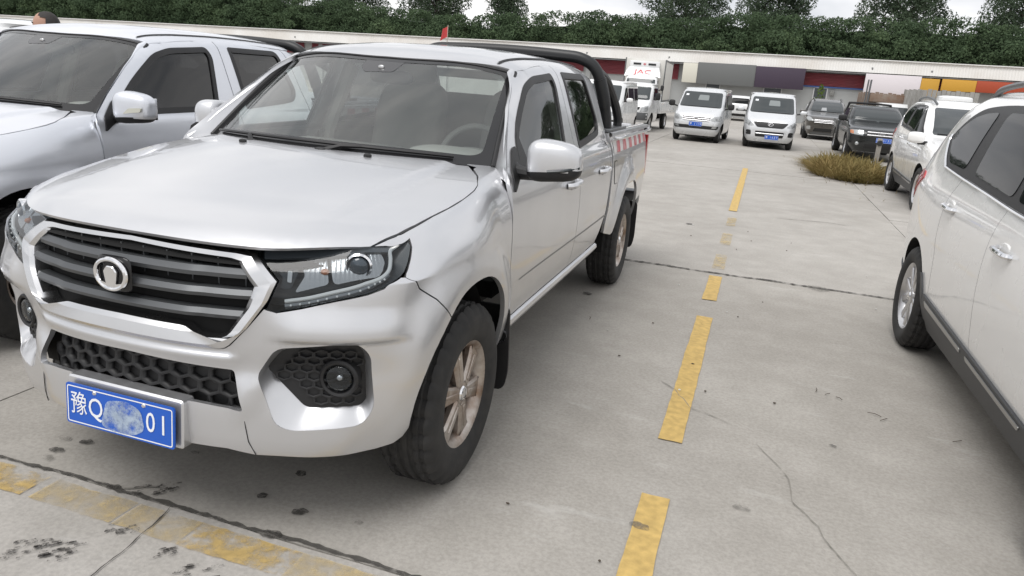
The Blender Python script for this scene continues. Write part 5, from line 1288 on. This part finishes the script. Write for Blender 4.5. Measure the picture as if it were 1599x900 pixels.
# ---------------------------------------------------------------- vehicles across the lot
P_WVAN = paint('van_white', (.76, .77, .77), rough=.3, dust=.14)
P_SVAN = paint('van_pale_silver', (.70, .715, .73), metal=.35, rough=.3, dust=.14)
P_BROWN = paint('brown_grey_paint', (.05, .045, .04), metal=.4, rough=.3, dust=.15)
P_BLACK = mat('black_paint', (.010, .012, .013), rough=.25, coat=.35, noise=(1.5, .12, (.06, .055, .05)))
VANT = [(.20, .68, .12, 3.45, 6), (.30, .74, .04, 3.55, 6), (.50, .775, .0, 3.6, 6), (.70, .785, .02, 3.6, 6), (.80, .78, .07, 3.6, 6.5), (.90, .772, .18, 3.6, 6.5), (.98, .768, .34, 3.6, 7), (1.04, .760, .46, 3.6, 7), (1.20, .738, .66, 3.58, 7), (1.40, .706, .88, 3.56, 7), (1.52, .682, 1.02, 3.54, 7), (1.59, .650, 1.14, 3.50, 6), (1.655, .56, 1.4, 3.4, 5), (1.685, .1, 1.9, 3.1, 4)]
PLATE = lambda root, S, x, z, chars: plate_parts(root, x, float(S.front(np.array(x), np.array(z))[1]) - .012, z, chars, w_=.40, h_=.13)
def build_van(root, PAINT, kind, chars, key='v'):
    S = Shell(VANT); fr, sd = S.front, S.side
    zs = np.concatenate([zl(.21, .80, 16), zl(.83, 1.04, 14), zl(1.07, 1.59, 18), zl(1.61, 1.682, 6)])
    obj('body', cut(S.mesh(zs, 200), [(s * .5, s * 1., y, .29, .325) for s in (-1, 1) for y in (.62, 3.0)]), [PAINT, K_DARK], root, angle=40)
    ws = patch(root, 'windscreen', [(-.655, 1.07), (.655, 1.07), (.595, 1.53), (-.595, 1.53)], fr, K_GLASSG, .012, .035, rnd=.06)
    for x0, x1 in ((.55, 0), (-.02, -.55)): P = fr(np.linspace(x0, x1, 6), np.full(6, 1.085), .020); obj('wiper', tube(P, .008, 5), K_BLACK, ws)
    obj('glass_sticker', panel(np.array([(-.53, 1.40), (-.44, 1.40), (-.44, 1.45), (-.53, 1.45)]), fr, .04, depth=0, gap=0, off=.015, out=(0, -1, 0)), K_PLATEW, ws)
    obj('far_window_glow', panel(rounded([(-.12, 1.28), (.22, 1.28), (.20, 1.44), (-.10, 1.44)], .03, 3), fr, .04, depth=0, gap=0, off=.014, out=(0, -1, 0)), mat('glow_paint', (.22, .24, .24), rough=.1), ws)  # light through the far window, painted as a paler patch on the glass
    for w_ in ([(.85, 1.10), (1.45, 1.09), (1.45, 1.47), (1.22, 1.47)], [(1.55, 1.09), (2.40, 1.09), (2.40, 1.47), (1.55, 1.47)], [(2.5, 1.09), (3.25, 1.11), (3.18, 1.46), (2.5, 1.47)]):
        patch(root, 'side_window', w_, sd, K_GLASS, .004, .1, (1, 0, 0), mirror=True, rnd=.05)
    if kind == 0:      # three-bar chrome grille
        hl = [(.43, .69), (.60, .66), (.735, .70), (.74, .84), (.47, .80)]
        g = patch(root, 'grille', [(-.40, .655), (.40, .655), (.44, .80), (-.44, .80)], fr, K_BLACK, .005, .05, rnd=.02)
        for z in (.675, .73, .785): P = fr(np.linspace(-.41, .41, 11), np.full(11, z), .012); obj('grille_bar', tube(P, .013, 6), K_CHROMEB, g)
        obj('badge', superell(fr(np.array(0.), np.array(.735), .02), (.055, .012, .04), (.6, 1), 16, 6), K_CHROMEB, g)
        lo = patch(root, 'lower_intake', [(-.66, .42), (.66, .42), (.70, .52), (-.70, .52)], fr, K_BLACK, .005, .05, rnd=.03)
        patch(root, 'fog_lamp', [(.50, .45), (.64, .46), (.65, .51), (.52, .51)], fr, K_LAMPB, .008, .05, mirror=True, rnd=.015)
        PLATE(root, S, .0, .56, chars)
    else:              # dark smile grille with two openings below
        hl = [(.47, .68), (.62, .66), (.745, .73), (.74, .88), (.60, .80)]
        g = patch(root, 'grille', [(-.38, .64), (.38, .64), (.52, .80), (-.52, .80)], fr, K_BLACK, .005, .05, rnd=.05)
        ring = fr(.075 * np.cos(np.linspace(0, 2*np.pi, 25)[:-1]), .735 + .045 * np.sin(np.linspace(0, 2*np.pi, 25)[:-1]), .012); obj('badge', tube(ring, .008, 5, closed=True).join(tube(fr(np.array([-.04, 0, .04]), np.array([.715, .765, .715]), .012), .008, 5)), K_CHROMEB, g)
        lo = patch(root, 'lower_intake', [(-.40, .36), (.40, .36), (.42, .53), (-.42, .53)], fr, K_BLACK, .005, .05, rnd=.03)
        P = fr(np.linspace(-.40, .40, 9), np.full(9, .46), .012); obj('intake_bar', tube(P, .018, 6), PAINT, lo)
        patch(root, 'fog_lamp', [(.53, .40), (.68, .40), (.69, .54), (.55, .54)], fr, K_BLACK, .006, .05, mirror=True, rnd=.04)
        PLATE(root, S, .08, .36, chars)
    patch(root, 'headlight', hl, fr, K_LAMPB, .006, .04, mirror=True, rnd=.03)
    for sg in (-1, 1): obj('headlight_bulb', superell(fr(np.array(sg * .60), np.array(.745), .008), (.05, .012, .045), (1, 1), 14, 8), mat('bulb_grey', (.30, .31, .32), rough=.2), root)
    side_mirror(root, .93, .78, 1.13, K_BLACK if kind == 0 else PAINT, (.10, .05, .095 if kind == 0 else .06), arm=.08)
    obj('aerial', tube([(0, 1.45, 1.62), (0, 1.5, 1.85)], .006, 5), K_BLACK, root)
    obj('underbody', box((0, 1.8, .24), (1.1, 3.0, .14)), K_DARK, root)
    small_wheels(root, .64, (.62, 3.0), .29, key, wd=.17, rr=.17, spokes=8)
v1 = thing('minivan', 'white minivan with three bar chrome grille and black mirrors, left of the other van', 'van', (-.17, 21.6, 0), -.05, group='minivans facing us across the lot'); build_van(v1, P_SVAN, 0, [(-.14, '\u8c6b', .07), (-.02, '1', .085), (.05, '1', .085), (.10, '7', .085), (.155, '0', .085)])
v2 = thing('minivan', 'white minivan with dark curved grille and white mirrors, right of the other van', 'van', (2.05, 21.5, 0), .03, group='minivans facing us across the lot'); build_van(v2, P_SVAN, 1, [(-.14, '\u8c6b', .07), (-.03, '1', .085), (.03, '6', .085), (.09, '0', .085), (.15, '7', .085)])
v3 = thing('minivan', 'white minivan seen behind the padded roll bar of the silver pickup', 'van', (-3.0, 19.4, 0), -.02, group='minivans facing us across the lot'); build_van(v3, P_WVAN, 1, [])
v4 = thing('minivan', 'white vehicle with only its roof showing beyond the bluish pickup at the left edge', 'van', (-5.75, 1.6, 0), 0., group='minivans facing us across the lot'); build_van(v4, P_WVAN, 0, []); v4.scale = (1.045,) * 3
hv = thing('suv', 'brown grey SUV with silver roof rails parked between the van and black pickup', 'SUV', (4.25, 30.8, 0), -.02); build_suv(hv, P_BROWN, .08, brown=True); hv.scale = (.95, .95, .93)
# black pickup
jm = thing('pickup_truck', 'black pickup with twin chrome grille bars facing us behind the weeds', 'pickup truck', (5.02, 21.45, 0), .02)
JT = [(.24, .74, -.70, 2.55, 6), (.40, .83, -.80, 2.6, 6), (.60, .86, -.83, 2.6, 6), (.80, .86, -.78, 2.6, 6.5), (.88, .85, -.66, 2.6, 7), (.94, .835, -.30, 2.6, 7), (.99, .82, .18, 2.6, 7), (1.03, .80, .42, 2.6, 7), (1.2, .745, .68, 2.57, 7), (1.38, .675, .98, 2.52, 7), (1.45, .63, 1.14, 2.48, 6), (1.50, .52, 1.4, 2.35, 5), (1.52, .1, 1.7, 2.1, 4)]
S = Shell(JT); fr, sd = S.front, S.side
obj('body', cut(S.mesh(np.concatenate([zl(.26, .88, 18), zl(.89, 1.03, 14), zl(1.05, 1.45, 16), zl(1.46, 1.516, 6)]), 180), [(s * .5, s * 1., 0., .35, .40) for s in (-1, 1)]), [P_BLACK, K_DARK], jm, angle=40)
bed = M().join(box((0, 3.35, .70), (1.70, 1.5, .60), .04)); obj('load_bed', cut(bed, [(s * .5, s * 1., 3.0, .35, .40) for s in (-1, 1)]), [P_BLACK, K_DARK], jm)
obj('roll_bar', tube(catmull([(-.70, 2.75, 1.0), (-.62, 2.70, 1.48), (-.5, 2.68, 1.56), (.5, 2.68, 1.56), (.62, 2.70, 1.48), (.70, 2.75, 1.0)], 5), .035, 8), K_BLACK, jm)
ws = patch(jm, 'windscreen', [(-.70, 1.06), (.70, 1.06), (.585, 1.40), (-.585, 1.40)], fr, K_GLASSG, .010, .04, rnd=.05)
for x0, x1 in ((.6, .05), (-.02, -.55)): P = fr(np.linspace(x0, x1, 6), np.full(6, 1.078), .018); obj('wiper', tube(P, .009, 5), K_BLACK, ws)
for w_ in ([(.75, 1.06), (1.42, 1.06), (1.42, 1.40), (1.16, 1.40)], [(1.52, 1.06), (2.35, 1.07), (2.28, 1.40), (1.52, 1.40)]): patch(jm, 'side_window', w_, sd, K_GLASS, .004, .1, (1, 0, 0), mirror=True, rnd=.05)
g = patch(jm, 'grille', [(-.40, .70), (.40, .70), (.42, .84), (-.42, .84)], fr, K_BLACK, .005, .05, rnd=.02)
for z in (.725, .805): P = fr(np.linspace(-.40, .40, 11), np.full(11, z), .014); obj('grille_bar', tube(P, .019, 6), K_CHROMEB, g)
tm = text_mesh('JMC', .115, .004).xf(np.array([[1.25, 0, 0], [0, 0, -1], [0, 1, 0]]), (0, float(fr(np.array(0.), np.array(.765))[1]) - .034, .765)); obj('lettering', tm, K_CHROMEB, g)
patch(jm, 'headlight', [(.50, .70), (.80, .72), (.825, .84), (.50, .85)], fr, K_LAMPB, .006, .04, mirror=True, rnd=.02)
for sg in (-1, 1):
    obj('indicator', panel(np.array([(.74, .73), (.81, .74), (.82, .82), (.745, .83)]), fr, .04, depth=0, gap=0, off=.009, out=(0, -1, 0)) if sg > 0 else panel(np.array([(.74, .73), (.81, .74), (.82, .82), (.745, .83)]), fr, .04, depth=0, gap=0, off=.009, out=(0, -1, 0)).mirror(), mat('orange_indicator', (.62, .25, .12), rough=.25), jm)
    obj('fog_lamp', superell(fr(np.array(sg * .62), np.array(.47), .01), (.05, .02, .05), (1, 1), 14, 8), K_LAMPB, jm)
patch(jm, 'lower_intake', [(-.45, .36), (.45, .36), (.42, .48), (-.42, .48)], fr, K_BLACK, .005, .06, rnd=.03)
PLATE(jm, S, .05, .60, [(-.15, '\u8c6b', .07), (-.08, 'J', .085), (.0, '5', .085), (.055, '1', .085), (.11, '3', .085), (.16, '1', .085)])
side_mirror(jm, .96, .58, 1.12, K_BLACK, (.12, .06, .09), arm=.06)
for sg in (-1, 1): obj('door_handle', tube([(sg * .862, 1.30, .92), (sg * .885, 1.38, .925), (sg * .862, 1.46, .92)], .014, 6), K_SATIN, jm)
obj('underbody', box((0, 1.6, .34), (1.2, 4.4, .14)), K_DARK, jm)
small_wheels(jm, .74, (0., 3.0), .35, 'j', wd=.22, rr=.215, spokes=6)
# light trucks: cab shells with cargo bodies
CABT = [(.30, .66, .06, 1.9, 6), (.45, .70, .0, 1.95, 6), (.75, .71, .0, 1.95, 6), (.88, .705, .05, 1.95, 6.5), (.98, .69, .22, 1.95, 7), (1.04, .68, .36, 1.95, 7), (1.25, .65, .58, 1.93, 7), (1.45, .62, .80, 1.9, 7), (1.58, .58, .95, 1.86, 6), (1.64, .5, 1.1, 1.75, 5), (1.66, .1, 1.3, 1.6, 4)]
def build_cab(root, PAINT, sc=(1, 1, 1), grille='dark', chars=None):
    t = np.array(CABT) * [sc[2], sc[0], sc[1], sc[1], 1]; S = Shell(t); fr, sd = S.front, S.side; zm = sc[2]
    obj('cab', cut(S.mesh(np.concatenate([zl(.32, .88, 14), zl(.90, 1.04, 12), zl(1.06, 1.58, 16), zl(1.60, 1.655, 5)]) * zm, 80), [(s * .45, s * 1.2, .62 * sc[1], .32, .36) for s in (-1, 1)]), [PAINT, K_DARK], root, angle=40)
    ws = patch(root, 'windscreen', [(-.60 * sc[0], 1.08 * zm), (.60 * sc[0], 1.08 * zm), (.54 * sc[0], 1.51 * zm), (-.54 * sc[0], 1.51 * zm)], fr, K_GLASSG, .010, .04, rnd=.05)
    for x0, x1 in ((.5, .02), (-.02, -.45)): P = fr(np.linspace(x0, x1, 6) * sc[0], np.full(6, 1.098 * zm), .018); obj('wiper', tube(P, .009, 5), K_BLACK, ws)
    patch(root, 'side_window', [(.78 * sc[1], 1.08 * zm), (1.62 * sc[1], 1.08 * zm), (1.62 * sc[1], 1.48 * zm), (1.0 * sc[1], 1.48 * zm)], sd, K_GLASS, .004, .1, (1, 0, 0), mirror=True, rnd=.05)
    P = catmull([(1.74 * sc[1], 1.5 * zm), (1.76 * sc[1], 1.0 * zm), (1.72 * sc[1], .5 * zm)], 5); q = tube(sd(P[:, 0], P[:, 1], 0), .005, 5); both('door_gap', q, K_DARK, root)
    if grille == 'dark':
        patch(root, 'grille', [(-.36 * sc[0], .74 * zm), (.36 * sc[0], .74 * zm), (.40 * sc[0], .84 * zm), (-.40 * sc[0], .84 * zm)], fr, K_BLACK, .005, .06, rnd=.02)
        patch(root, 'bumper', [(-.66 * sc[0], .40 * zm), (.66 * sc[0], .40 * zm), (.67 * sc[0], .66 * zm), (-.67 * sc[0], .66 * zm)], fr, mat('grey_bumper', (.13, .135, .14), rough=.6), .012, .06, rnd=.03)
        patch(root, 'headlight', [(.40 * sc[0], .68 * zm), (.66 * sc[0], .70 * zm), (.66 * sc[0], .90 * zm), (.46 * sc[0], .84 * zm)], fr, K_LAMPB, .008, .05, mirror=True, rnd=.03)
    else:
        g = patch(root, 'grille', [(-.42 * sc[0], .60 * zm), (.42 * sc[0], .60 * zm), (.44 * sc[0], .82 * zm), (-.44 * sc[0], .82 * zm)], fr, K_BLACK, .005, .06, rnd=.02)
        for z in (.65, .71, .77): P = fr(np.linspace(-.41, .41, 9) * sc[0], np.full(9, z * zm), .012); obj('grille_bar', tube(P, .014, 6), P_WVAN, g)
        patch(root, 'headlight', [(.46 * sc[0], .62 * zm), (.67 * sc[0], .64 * zm), (.67 * sc[0], .80 * zm), (.48 * sc[0], .80 * zm)], fr, K_LAMPB, .008, .05, mirror=True, rnd=.03)
    if chars is not None: PLATE(root, S, 0., .50 * zm, chars)
    side_mirror(root, .86 * sc[0], .66 * sc[1], 1.22 * zm, K_BLACK, (.08, .05, .13), arm=.08)
    return S
lt = thing('light_truck', 'small white flatbed truck with grey bumper in front of the box truck', 'truck', (-2.72, 24.0, 0), -.06); build_cab(lt, P_WVAN, (1, 1, 1.02), 'dark')
fb_ = obj('flatbed', box((0, 3.35, .66), (1.44, 2.7, .08)), P_WVAN, lt)
for sg in (-1, 1):
    b = obj('drop_side', box((sg * .72, 3.35, .86), (.04, 2.7, .34), .008), P_WVAN, lt)
    for k in range(7): obj('side_rib', box((sg * .745, 2.2 + k * .38, .86), (.014, .05, .30)), P_WVAN, b)
obj('headboard', box((0, 2.03, 1.0), (1.40, .05, .62), .01), P_WVAN, lt); obj('underbody', box((0, 2.6, .46), (.8, 4.2, .16)), K_DARK, lt)
small_wheels(lt, .60, (.62, 3.5), .31, 'l', wd=.18, rr=.18, spokes=6)
jt = thing('box_truck', 'white refrigerated box truck with red JAC letters on its roof deflector', 'truck', (-3.95, 33.2, 0), .05)
S = build_cab(jt, P_WVAN, (1.22, .92, 1.25), 'bars')
bx = obj('cargo_box', box((0, 4.6, 1.86), (1.95, 5.2, 1.96), .02), mat('box_panel', (.66, .65, .61), rough=.5, noise=(.8, .4, (.56, .53, .48))), jt)
for sg in (-1, 1):
    for z in (.90, 2.82): obj('box_rail', box((sg * .98, 4.6, z), (.03, 5.2, .07)), K_SATIN, bx)
    obj('box_post', box((sg * .975, 2.0, 1.86), (.05, .05, 1.96)), K_SATIN, bx)
cu = obj('cooling_unit', box((0, 1.80, 2.55), (1.45, .40, .34), .05), P_WVAN, jt)
for x in (-.36, .36): obj('cooling_vent', box((x, 1.585, 2.58), (.36, .02, .09)), K_BLACK, cu)
obj('cooling_badge', superell((0, 1.59, 2.58), (.07, .012, .05), (.6, 1), 14, 6), K_TAPE, cu)
dfl = loft([[(-.86, 1.0, 1.98), (.86, 1.0, 1.98), (.86, 1.75, 1.98), (-.86, 1.75, 1.98)], [(-.80, 1.15, 2.22), (.80, 1.15, 2.22), (.80, 1.75, 2.22), (-.80, 1.75, 2.22)], [(-.72, 1.50, 2.42), (.72, 1.50, 2.42), (.72, 1.75, 2.42), (-.72, 1.75, 2.42)]], True, True)
df = obj('roof_deflector', dfl, P_WVAN, jt, angle=25)
tm = text_mesh('JAC', .34, .006); a_ = math.radians(52); obj('lettering', tm.xf(np.array([[1.45, 0, 0], [0, math.cos(a_), -math.sin(a_)], [0, math.sin(a_), math.cos(a_)]]), (0, 1.135, 2.20)), mat('red_letter', (.55, .03, .04), rough=.5), df)
st_ = M()
for k in range(3): st_.join(prism([(-.3 + k * .02, .86 + k * .06), (.75, .98 + k * .05), (.75, .955 + k * .05), (-.3, .845 + k * .06)], .004, lambda u, v, q: (.862 + q, .9 + u * .5, v)))
obj('side_stripe', st_, mat('stripe_red', (.55, .12, .05), rough=.5), jt)
obj('chassis_frame', box((0, 3.6, .62), (.8, 6.4, .20)), K_DARK, jt)
for sg in (-1, 1): obj('side_guard', M().join(box((sg * .92, 3.9, .66), (.03, 1.5, .07))).join(box((sg * .92, 3.9, .48), (.03, 1.5, .07))), K_SATIN, jt)
small_wheels(jt, .80, (.60, 5.2), .36, 'k', wd=.22, rr=.20, spokes=6)
# stake-bodied trucks behind the black pickup and the far SUV
def stakes(root, x, y0, y1, z0, z1, mt, n):
    for sg in (-1, 1):
        for k in range(n): obj('stake_board', box((sg * x, y0 + (y1 - y0) * (k + .5) / n, (z0 + z1) / 2 + .015 * ((k * 7) % 3)), (.03, (y1 - y0) / n * .90, z1 - z0), .004), mt, root)
    for k in range(n): obj('front_board', box((-x + 2 * x * (k + .5) / n, y0, (z0 + z1) / 2 + .02 * ((k * 5) % 3)), (2 * x / n * .90, .03, z1 - z0), .004), mt, root)
RUST = mat('rusty_board', (.24, .20, .165), rough=.9, noise=(3.5, .8, (.17, .085, .045))); GREYB = mat('grey_weathered_board', (.33, .32, .30), rough=.9, noise=(3, .8, (.20, .19, .17)))
r1 = thing('light_truck', 'white truck with rusty boarded load body behind the black pickup', 'truck', (6.45, 27.6, 0), .03); build_cab(r1, P_WVAN, (1.02, 1, 1.0), 'bars')
rb_ = obj('load_body', box((0, 3.6, .72), (1.66, 3.2, .10)), RUST, r1); stakes(r1, .83, 2.05, 5.2, .80, 1.98, RUST, 11)
obj('load_header', box((0, 1.95, 1.80), (1.70, .16, .30), .01), RUST, r1); obj('ladder_post', M().join(box((-.90, 2.0, 1.7), (.06, .06, 1.5))).join(box((-.98, 2.1, 1.7), (.05, .05, 1.5))), K_SATIN, r1)
small_wheels(r1, .62, (.62, 4.2), .31, 'l', wd=.18, rr=.18, spokes=6)
r2 = thing('light_truck', 'white truck with grey boarded body showing above the far white SUV', 'truck', (7.75, 24.6, 0), .03); build_cab(r2, P_WVAN, (1.05, 1, 1.08), 'bars')
obj('load_body', box((0, 3.6, .72), (1.70, 3.2, .10)), GREYB, r2); stakes(r2, .86, 2.1, 5.2, .80, 2.16, GREYB, 12)
obj('roof_deflector', superell((0, 1.45, 1.86), (.52, .30, .16), (.4, .4), 24, 10), P_WVAN, r2)
small_wheels(r2, .62, (.62, 4.2), .31, 'l', wd=.18, rr=.18, spokes=6)
# hatchback seen from behind
hb = thing('hatchback', 'white hatchback seen from behind near the warehouse between the two vans', 'car', (.10, 47.0, 0), math.pi + .1)
HT = [(.22, .70, .0, 3.55, 6), (.40, .80, -.08, 3.66, 6), (.60, .83, -.12, 3.70, 6), (.80, .83, -.05, 3.70, 6), (.90, .82, .25, 3.68, 7), (.97, .80, .80, 3.64, 7), (1.1, .76, 1.05, 3.58, 7), (1.3, .68, 1.40, 3.45, 7), (1.38, .62, 1.6, 3.36, 6), (1.43, .5, 1.8, 3.2, 5), (1.45, .1, 2.2, 2.9, 4)]
S = Shell(HT); obj('body', cut(S.mesh(np.concatenate([zl(.24, .88, 16), zl(.9, 1.3, 18), zl(1.32, 1.445, 6)]), 80), [(s * .5, s * 1., y, .30, .34) for s in (-1, 1) for y in (.65, 3.05)]), [P_WVAN, K_DARK], hb, angle=40)
patch(hb, 'rear_window', [(-.60, 1.0), (.60, 1.0), (.52, 1.30), (-.52, 1.30)], S.rear, K_GLASS, .004, .08, (0, 1, 0), rnd=.06)
patch(hb, 'tail_lamp', [(.55, .78), (.78, .80), (.78, .95), (.62, .95)], S.rear, K_RED, .006, .05, (0, 1, 0), mirror=True, rnd=.03)
patch(hb, 'rear_valance', [(-.7, .28), (.7, .28), (.7, .42), (-.7, .42)], S.rear, K_BLACK, .006, .08, (0, 1, 0), rnd=.03)
patch(hb, 'plate_recess', [(-.25, .60), (.25, .60), (.25, .72), (-.25, .72)], S.rear, K_SATIN, .005, .08, (0, 1, 0), rnd=.02)
side_mirror(hb, .92, 1.0, .98, P_WVAN, (.09, .06, .06), arm=.05)
for w_ in ([(1.25, .99), (2.0, .99), (2.0, 1.28), (1.55, 1.28)], [(2.1, .99), (3.0, 1.02), (2.8, 1.28), (2.1, 1.28)]): patch(hb, 'side_window', w_, S.side, K_GLASS, .004, .1, (1, 0, 0), mirror=True, rnd=.05)
small_wheels(hb, .70, (.65, 3.05), .30, 'v2', wd=.18, rr=.18, spokes=7)
# ---------------------------------------------------------------- man behind the bluish pickup
SKIN = mat('skin', (.42, .24, .17), rough=.55); HAIR = mat('dark_hair', (.022, .018, .016), rough=.7, bump=(180, .8, .004)); SHIRT = mat('dark_shirt', (.06, .07, .10), rough=.9); TROUS = mat('dark_trousers', (.03, .03, .035), rough=.9)
def person(loc, rz, h_):
    e = thing('person', 'man with short dark hair, only his head showing above the bluish pickup roof', 'person', loc, rz)
    k = h_ / 1.78
    J = {'pel': (0, 0, .95, .14), 'sp': (0, .0, 1.15, .145), 'ch': (0, .01, 1.34, .155), 'nk': (0, .0, 1.49, .060), 'hd': (0, -.02, 1.58, .062),
         'hl': (.10, 0, .92, .095), 'kl': (.11, -.02, .50, .062), 'al': (.11, .02, .09, .042), 'tl': (.12, -.14, .045, .036), 'hr': (-.10, 0, .92, .095), 'kr': (-.11, -.02, .50, .062), 'ar': (-.11, .02, .09, .042), 'tr': (-.12, -.14, .045, .036),
         'sl': (.19, .0, 1.42, .062), 'el': (.25, .02, 1.13, .045), 'wl': (.27, -.06, .88, .030), 'pl': (.275, -.08, .80, .034), 'sr': (-.19, .0, 1.42, .062), 'er': (-.25, .02, 1.13, .045), 'wr': (-.27, -.06, .88, .030), 'pr': (-.275, -.08, .80, .034)}
    E = [('pel', 'sp'), ('sp', 'ch'), ('ch', 'nk'), ('nk', 'hd'), ('pel', 'hl'), ('hl', 'kl'), ('kl', 'al'), ('al', 'tl'), ('pel', 'hr'), ('hr', 'kr'), ('kr', 'ar'), ('ar', 'tr'), ('ch', 'sl'), ('sl', 'el'), ('el', 'wl'), ('wl', 'pl'), ('ch', 'sr'), ('sr', 'er'), ('er', 'wr'), ('wr', 'pr')]
    for sd_ in ('l', 'r'):
        s = 1 if sd_ == 'l' else -1; p0 = J['p' + sd_]
        for q, (dx, dy, l) in enumerate(((.0, -.030, .085), (.002, -.010, .095), (.002, .010, .09), (.0, .028, .07))):
            J[f'f{sd_}{q}'] = (p0[0] + s * dx, p0[1] + dy, p0[2] - .045, .0095); J[f'g{sd_}{q}'] = (p0[0] - s * .012, p0[1] + dy - .012, p0[2] - l, .0075); E += [('p' + sd_, f'f{sd_}{q}'), (f'f{sd_}{q}', f'g{sd_}{q}')]
        J['th' + sd_] = (p0[0] - s * .01, p0[1] - .052, p0[2] - .03, .010); E.append(('p' + sd_, 'th' + sd_))
    names = list(J); me = bpy.data.meshes.new('body'); me.from_pydata([tuple(c * k for c in J[n][:3]) for n in names], [(names.index(a), names.index(b)) for a, b in E], [])
    o = bpy.data.objects.new('body', me); COL.objects.link(o); o.parent = e
    o.modifiers.new('s', 'SKIN'); o.modifiers.new('u', 'SUBSURF').levels = 1; o.modifiers['u'].render_levels = 1
    for n, v in zip(names, me.skin_vertices[0].data): v.radius = (J[n][3] * k,) * 2
    me.skin_vertices[0].data[0].use_root = True
    dg = bpy.context.evaluated_depsgraph_get(); bm_ = bpy.data.meshes.new_from_object(o.evaluated_get(dg)); o.modifiers.clear(); o.data = bm_
    for m_ in (SHIRT, TROUS, SKIN): bm_.materials.append(m_)
    for p in bm_.polygons:
        z = p.center.z / k; x = abs(p.center.x) / k; p.use_smooth = True
        p.material_index = 2 if z > 1.475 or (z < .90 and x > .215) or (x > .215 and z < 1.05) else (1 if z < .97 else 0)
    hz = 1.655 * k
    def hw(V):
        V = V.copy(); f = V[:, 1] < 0; V[:, 0] *= 1 - .18 * np.clip(-V[:, 2], 0, 1) * np.clip(-V[:, 1] + .3, 0, 1); V[:, 1] *= np.where(f, .95, 1.0); V[:, 1] -= .10 * np.clip(-V[:, 2], 0, 1) * f
        nose = np.exp(-((V[:, 0] / .18)**2 + ((V[:, 2] + .12) / .16)**2)) * f; V[:, 1] -= nose * .20
        for s in (-1, 1): V[:, 1] += .07 * np.exp(-(((V[:, 0] - s * .38) / .16)**2 + ((V[:, 2] - .05) / .10)**2)) * f
        return V
    hd = obj('head', superell((0, -.01, hz), (.078 * k, .098 * k, .122 * k), (.95, .95), 36, 26, hw), SKIN, e, angle=180)
    for s in (-1, 1):
        obj('ear', superell((s * .080 * k, .012, hz - .01), (.012, .022, .034), (.9, .9), 12, 8), SKIN, hd); obj('eye', superell((s * .030 * k, -.088 * k, hz + .004), (.012, .008, .008), (1, 1), 10, 8), mat('eye_dark', (.03, .02, .02), rough=.2), hd); obj('eyebrow', tube([(s * .016, -.099 * k, hz + .030), (s * .034, -.097 * k, hz + .035), (s * .052, -.086 * k, hz + .028)], .005, 5), HAIR, hd)
    obj('mouth', tube([(-.022, -.099 * k, hz - .066), (0, -.104 * k, hz - .064), (.022, -.099 * k, hz - .066)], .005, 5), mat('lip', (.36, .14, .12), rough=.5), hd)
    hm = superell((0, .006, hz + .004), (.0825 * k, .101 * k, .124 * k), (.95, .95), 36, 26); V = hm.arr(); keep = []
    for f in hm.F:
        c = (V[f].mean(0) - [0, 0, hz]) / k
        if c[2] > .078 + .45 * max(0, -c[1] - .01) or (c[1] > .02 and c[2] > -.075): keep.append(f)
    obj('hair', M().add(V, keep), HAIR, hd)
person((-3.98, 2.43, 0), math.radians(-62), 1.80)
# small red flag on a stick, fixed to the roll bar
fg = thing('small_flag', 'small red flag on a thin stick above the roof of the silver pickup', 'flag', (-.455, 2.70, 1.775)); fg.scale = (.8,) * 3
obj('stick', tube([(0, 0, -.02), (.002, 0, .155)], .0035, 6), mat('stick_pale', (.5, .42, .35), rough=.7), fg)
us = np.linspace(0, 1, 9); cl = [np.stack([-.075 * us * (.75 + .25 * q), .018 * np.sin(us * 7 + q * 2) * us, .145 - .095 * q - .035 * us], -1) for q in np.linspace(0, 1, 6)]
obj('cloth', loft(cl, False), mat('flag_red', (.55, .06, .06), rough=.8), fg, angle=180)
